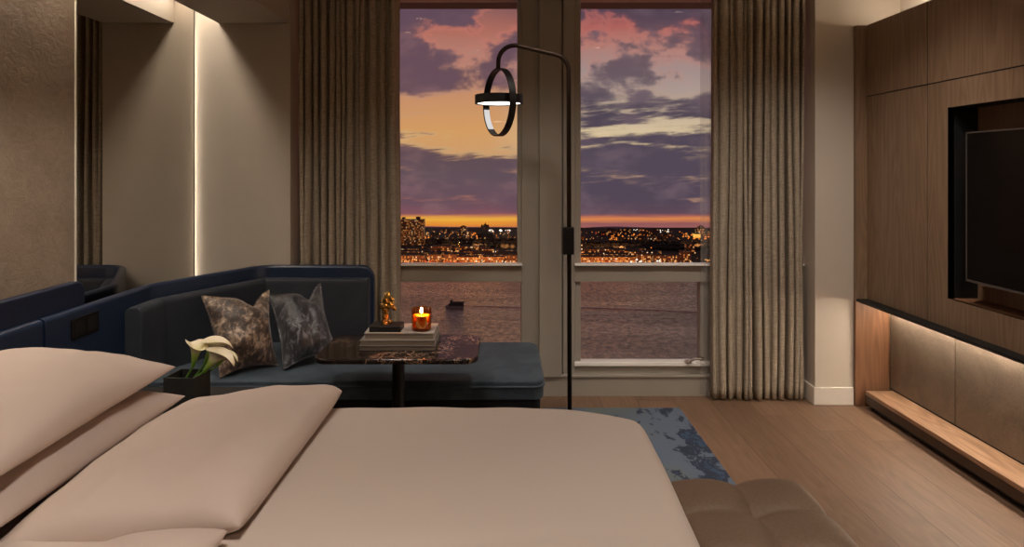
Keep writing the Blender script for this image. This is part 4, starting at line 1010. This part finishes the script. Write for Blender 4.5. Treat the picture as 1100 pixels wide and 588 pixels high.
def wake(label, pts, w):
    bm = bmesh.new(); pr = None; n = 40
    for i in range(n + 1):
        t = i / n * (len(pts) - 1); k = min(int(t), len(pts) - 2); f = t - k
        px = pts[k][0] * (1 - f) + pts[k + 1][0] * f; py = pts[k][1] * (1 - f) + pts[k + 1][1] * f
        hw = w * (0.7 + 0.3 * mnoise.noise(Vector((i * 0.5, 0, w)))) * (0.5 + 0.5 * min(1, i / 10))
        a = at(px, py - hw); b = at(px, py + hw)
        v = (bm.verts.new((a[0], a[1], GZ + 0.25)), bm.verts.new(((a[0] + b[0]) / 2, (a[1] + b[1]) / 2, GZ + 0.6)), bm.verts.new((b[0], b[1], GZ + 0.25)))
        if pr:
            bm.faces.new([pr[0], v[0], v[1], pr[1]]); bm.faces.new([pr[1], v[1], v[2], pr[2]])
        pr = v
    tag(link('wake', bm, 'wake', smooth=True), label, 'wake', None, 'stuff')
wake('thin trail of disturbed water behind the ferry', [(500, 329.2), (540, 330.3), (600, 331)], 0.8)
wake('long curved wake line on the river behind the lamp pole', [(605, 330.5), (650, 331.8), (700, 333.5), (790, 338)], 0.9)

# ------------------------------------------------------------------ sky
w = bpy.data.worlds.new('dusk_sky'); scn.world = w; w.use_nodes = True
nt = w.node_tree; bg = nt.nodes['Background']
dx, dy, dz = sep(nt, coord(nt, 'Generated'))
dyc = dy.max(0.12)
u, v = dx / dyc, dz / dyc
U = u * 7.2 - 0.59          # azimuth, units of sky patches
V = (v * -7.2 + 1.81)        # 2.45 at the hills, 0 high up
V = V.max(-1.5).min(3.0)
wr = noise(nt, vec(nt, U * 0.8, V * 1.1, 2.0), 1.0, 3, 0.55) - 0.5
wr2 = noise(nt, vec(nt, U * 1.1, V * 1.6, 7.0), 1.0, 3, 0.55) - 0.5
Vw = V + wr * 0.22
Lw = (U + wr2 * 0.7).step(0.35, -0.75)
def vr(stops, src=None): return ramp(nt, ((src or Vw) + 1.5) / 4.5, [((p + 1.5) / 4.5, c) for p, c in stops])
def g1(x): return (x, x, x, 1)
clear = mixc(nt, Lw,
    vr([(-1.5, rgb(66, 56, 58)), (-0.3, rgb(72, 60, 66)), (0.05, rgb(92, 68, 84)), (0.28, rgb(176, 100, 94)), (0.46, rgb(178, 128, 118)), (0.75, rgb(166, 144, 142)), (1.05, rgb(180, 160, 150)), (1.45, rgb(222, 200, 164)), (1.7, rgb(190, 160, 132)), (2.2, rgb(140, 104, 108))]),
    vr([(-1.5, rgb(168, 120, 92)), (-0.35, rgb(190, 138, 98)), (0.0, rgb(122, 88, 92)), (0.34, rgb(178, 112, 98)), (0.62, rgb(184, 134, 120)), (1.0, rgb(202, 146, 110)), (1.4, rgb(216, 160, 102)), (1.65, rgb(210, 162, 114)), (2.2, rgb(170, 104, 92))]))
cloud = mixc(nt, Lw,
    vr([(-1.5, rgb(72, 62, 76)), (0.0, rgb(70, 59, 78)), (0.4, rgb(106, 82, 92)), (0.9, rgb(110, 94, 102)), (1.15, rgb(82, 72, 86)), (1.8, rgb(86, 75, 90)), (2.15, rgb(86, 73, 88)), (2.3, rgb(98, 74, 88))]),
    vr([(-1.5, rgb(130, 100, 98)), (-0.3, rgb(130, 96, 98)), (0.0, rgb(98, 76, 92)), (0.5, rgb(106, 80, 92)), (1.0, rgb(108, 82, 92)), (1.5, rgb(100, 78, 84)), (1.9, rgb(100, 82, 91)), (2.2, rgb(110, 82, 94)), (2.3, rgb(132, 84, 94))]))
biasR = vr([(-1.5, g1(.7)), (0.05, g1(.84)), (0.22, g1(.62)), (0.38, g1(.44)), (0.62, g1(.46)), (0.95, g1(.40)), (1.10, g1(.70)), (1.34, g1(.70)), (1.41, g1(.60)), (1.48, g1(.72)), (1.56, g1(.61)), (1.66, g1(.78)), (2.0, g1(.78)), (2.2, g1(1))], V + wr * 0.16)
biasL = vr([(-1.5, g1(.4)), (-0.3, g1(.42)), (0.0, g1(.70)), (0.22, g1(.46)), (0.5, g1(.42)), (0.8, g1(.38)), (1.1, g1(.22)), (1.40, g1(.20)), (1.52, g1(.44)), (1.62, g1(.55)), (1.75, g1(.9)), (2.2, g1(.95))])
bias = E(nt, mixc(nt, Lw, biasR, biasL))
Uw = U + wr2 * 0.6
heap = (Uw.step(-0.55, -1.35)) * (V.step(1.12, 0.9)) * 0.38
rightheap = U.step(0.4, 1.3) * V.step(1.05, 0.7) * 0.22
cum = noise(nt, vec(nt, U * 1.25 + wr * 0.6, V * 1.9, 4.0), 1.0, 8, 0.58)
strat = noise(nt, vec(nt, U * 0.75 + 3.0, V * 4.6 + U * 0.25, 9.0), 1.0, 8, 0.6)
tst = V.step(0.8, 1.3)
nz = cum * (tst * -1.0 + 1.0) + strat * tst
dens = ((nz - 0.5) * 2.3 + (bias - 0.5) * 0.85 + 0.5 + heap + rightheap)
mask = dens.step(0.38, 0.72)
edge = dens.step(0.38, 0.5) * dens.step(0.62, 0.5)
rim = mixc(nt, Lw, vr([(-1.5, rgb(120, 90, 110)), (0.3, rgb(214, 122, 108)), (0.9, rgb(196, 164, 150)), (1.4, rgb(236, 214, 168)), (1.9, rgb(214, 168, 120))]), vr([(-1.5, rgb(150, 100, 110)), (0.3, rgb(226, 132, 112)), (0.9, rgb(204, 146, 124)), (1.5, rgb(244, 206, 140)), (1.9, rgb(150, 110, 110))]))
sky = mixc(nt, mask, clear, cloud)
sky = mixc(nt, edge * 0.4, sky, rim)
tone = noise(nt, vec(nt, U * 1.7, V * 3.2, 12.0), 1.0, 6, 0.6)
sky = mixc(nt, mask * tone.step(0.46, 0.7) * 0.5, sky, mixc(nt, Lw, rgb(126, 106, 114), rgb(150, 112, 114)))
hb2 = noise(nt, vec(nt, U * 1.2, V * 16, 21.0), 1.0, 4, 0.6) - 0.5
hor = (V + hb2 * 0.055)
hz = hor.step(2.285, 2.335)
hzc = mixc(nt, Lw, ramp(nt, (hor - 2.25) / 0.25, [(0.25, rgb(160, 96, 92)), (0.42, rgb(226, 138, 80)), (0.60, rgb(150, 92, 92)), (0.78, rgb(158, 96, 96)), (0.92, rgb(220, 128, 92))]),
    ramp(nt, (hor - 2.25) / 0.25, [(0.2, rgb(190, 110, 86)), (0.42, rgb(242, 178, 66)), (0.64, rgb(232, 146, 56)), (0.82, rgb(190, 106, 74)), (0.96, rgb(160, 96, 96))]))
sky = mixc(nt, hz, sky, hzc)
nt.links.new(sky, bg.inputs['Color']); bg.inputs['Strength'].default_value = 0.9

# ------------------------------------------------------------------ room lamps
def spot(x, y, power, size=120, blend=1.0, aim=None, col=(1, 0.895, 0.805), r=0.07, z=ZC - 0.03):
    t = thing('ceiling_downlight', 'recessed round ceiling downlight above the room', 'ceiling light', (x, y, ZC), 'recessed ceiling downlights')
    bm = bmesh.new(); band(bm, Vector((x, y, ZC - 0.004)), 0.055, 0.008, 0.012, (0, 0, 1)); link('trim_ring', bm, 'black_metal', t)
    bm = bmesh.new(); lathe(bm, [(0, -0.002), (0.043, -0.002), (0.043, 0), (0, 0)], (x, y, ZC - 0.001), 24); link('lens', bm, 'downlight_glow', t)
    L = bpy.data.lights.new('downlight', 'SPOT'); L.energy = power; L.spot_size = math.radians(size); L.spot_blend = blend; L.shadow_soft_size = r; L.color = col
    o = bpy.data.objects.new('downlight', L); COL.objects.link(o); o.location = (x, y, z)
    if aim: o.rotation_euler = (Vector(aim) - o.location).to_track_quat('-Z', 'Y').to_euler()
spot(-0.30, 0.75, 97, 130, r=0.16)
spot(-0.35, -0.9, 66, 130, r=0.15)
spot(1.05, 0.9, 84, 110, aim=(1.9, 1.9, 0.7), r=0.12)
spot(1.50, 2.60, 84, 80, aim=(1.66, 3.85, 0.0), r=0.06)
spot(0.35, 2.75, 56, 84, aim=(0.4, 3.75, 0.0), r=0.08)
spot(-0.75, 2.35, 56, 84, aim=(-0.75, 3.3, 0.3), r=0.10)
spot(-0.95, 1.75, 80, 90, aim=(-1.8, 2.1, 1.95), r=0.08)

L = bpy.data.lights.new('candle_light', 'POINT'); L.energy = 1.1; L.color = (1, 0.6, 0.24); L.shadow_soft_size = 0.006
o = bpy.data.objects.new('candle_light', L); COL.objects.link(o); o.location = (cc[0], cc[1], bz + 0.108)

# ------------------------------------------------------------------ render look
scn.view_settings.view_transform = 'Standard'; scn.view_settings.look = 'None'; scn.view_settings.gamma = 1.0; scn.view_settings.exposure = 0.16
scn.view_settings.use_curve_mapping = False
scn.cycles.use_denoising = True
scn.cycles.max_bounces = 10; scn.cycles.diffuse_bounces = 4; scn.cycles.glossy_bounces = 5; scn.cycles.transparent_max_bounces = 16
scn.cycles.sample_clamp_indirect = 4.0
scn.cycles.caustics_reflective = False; scn.cycles.caustics_refractive = False
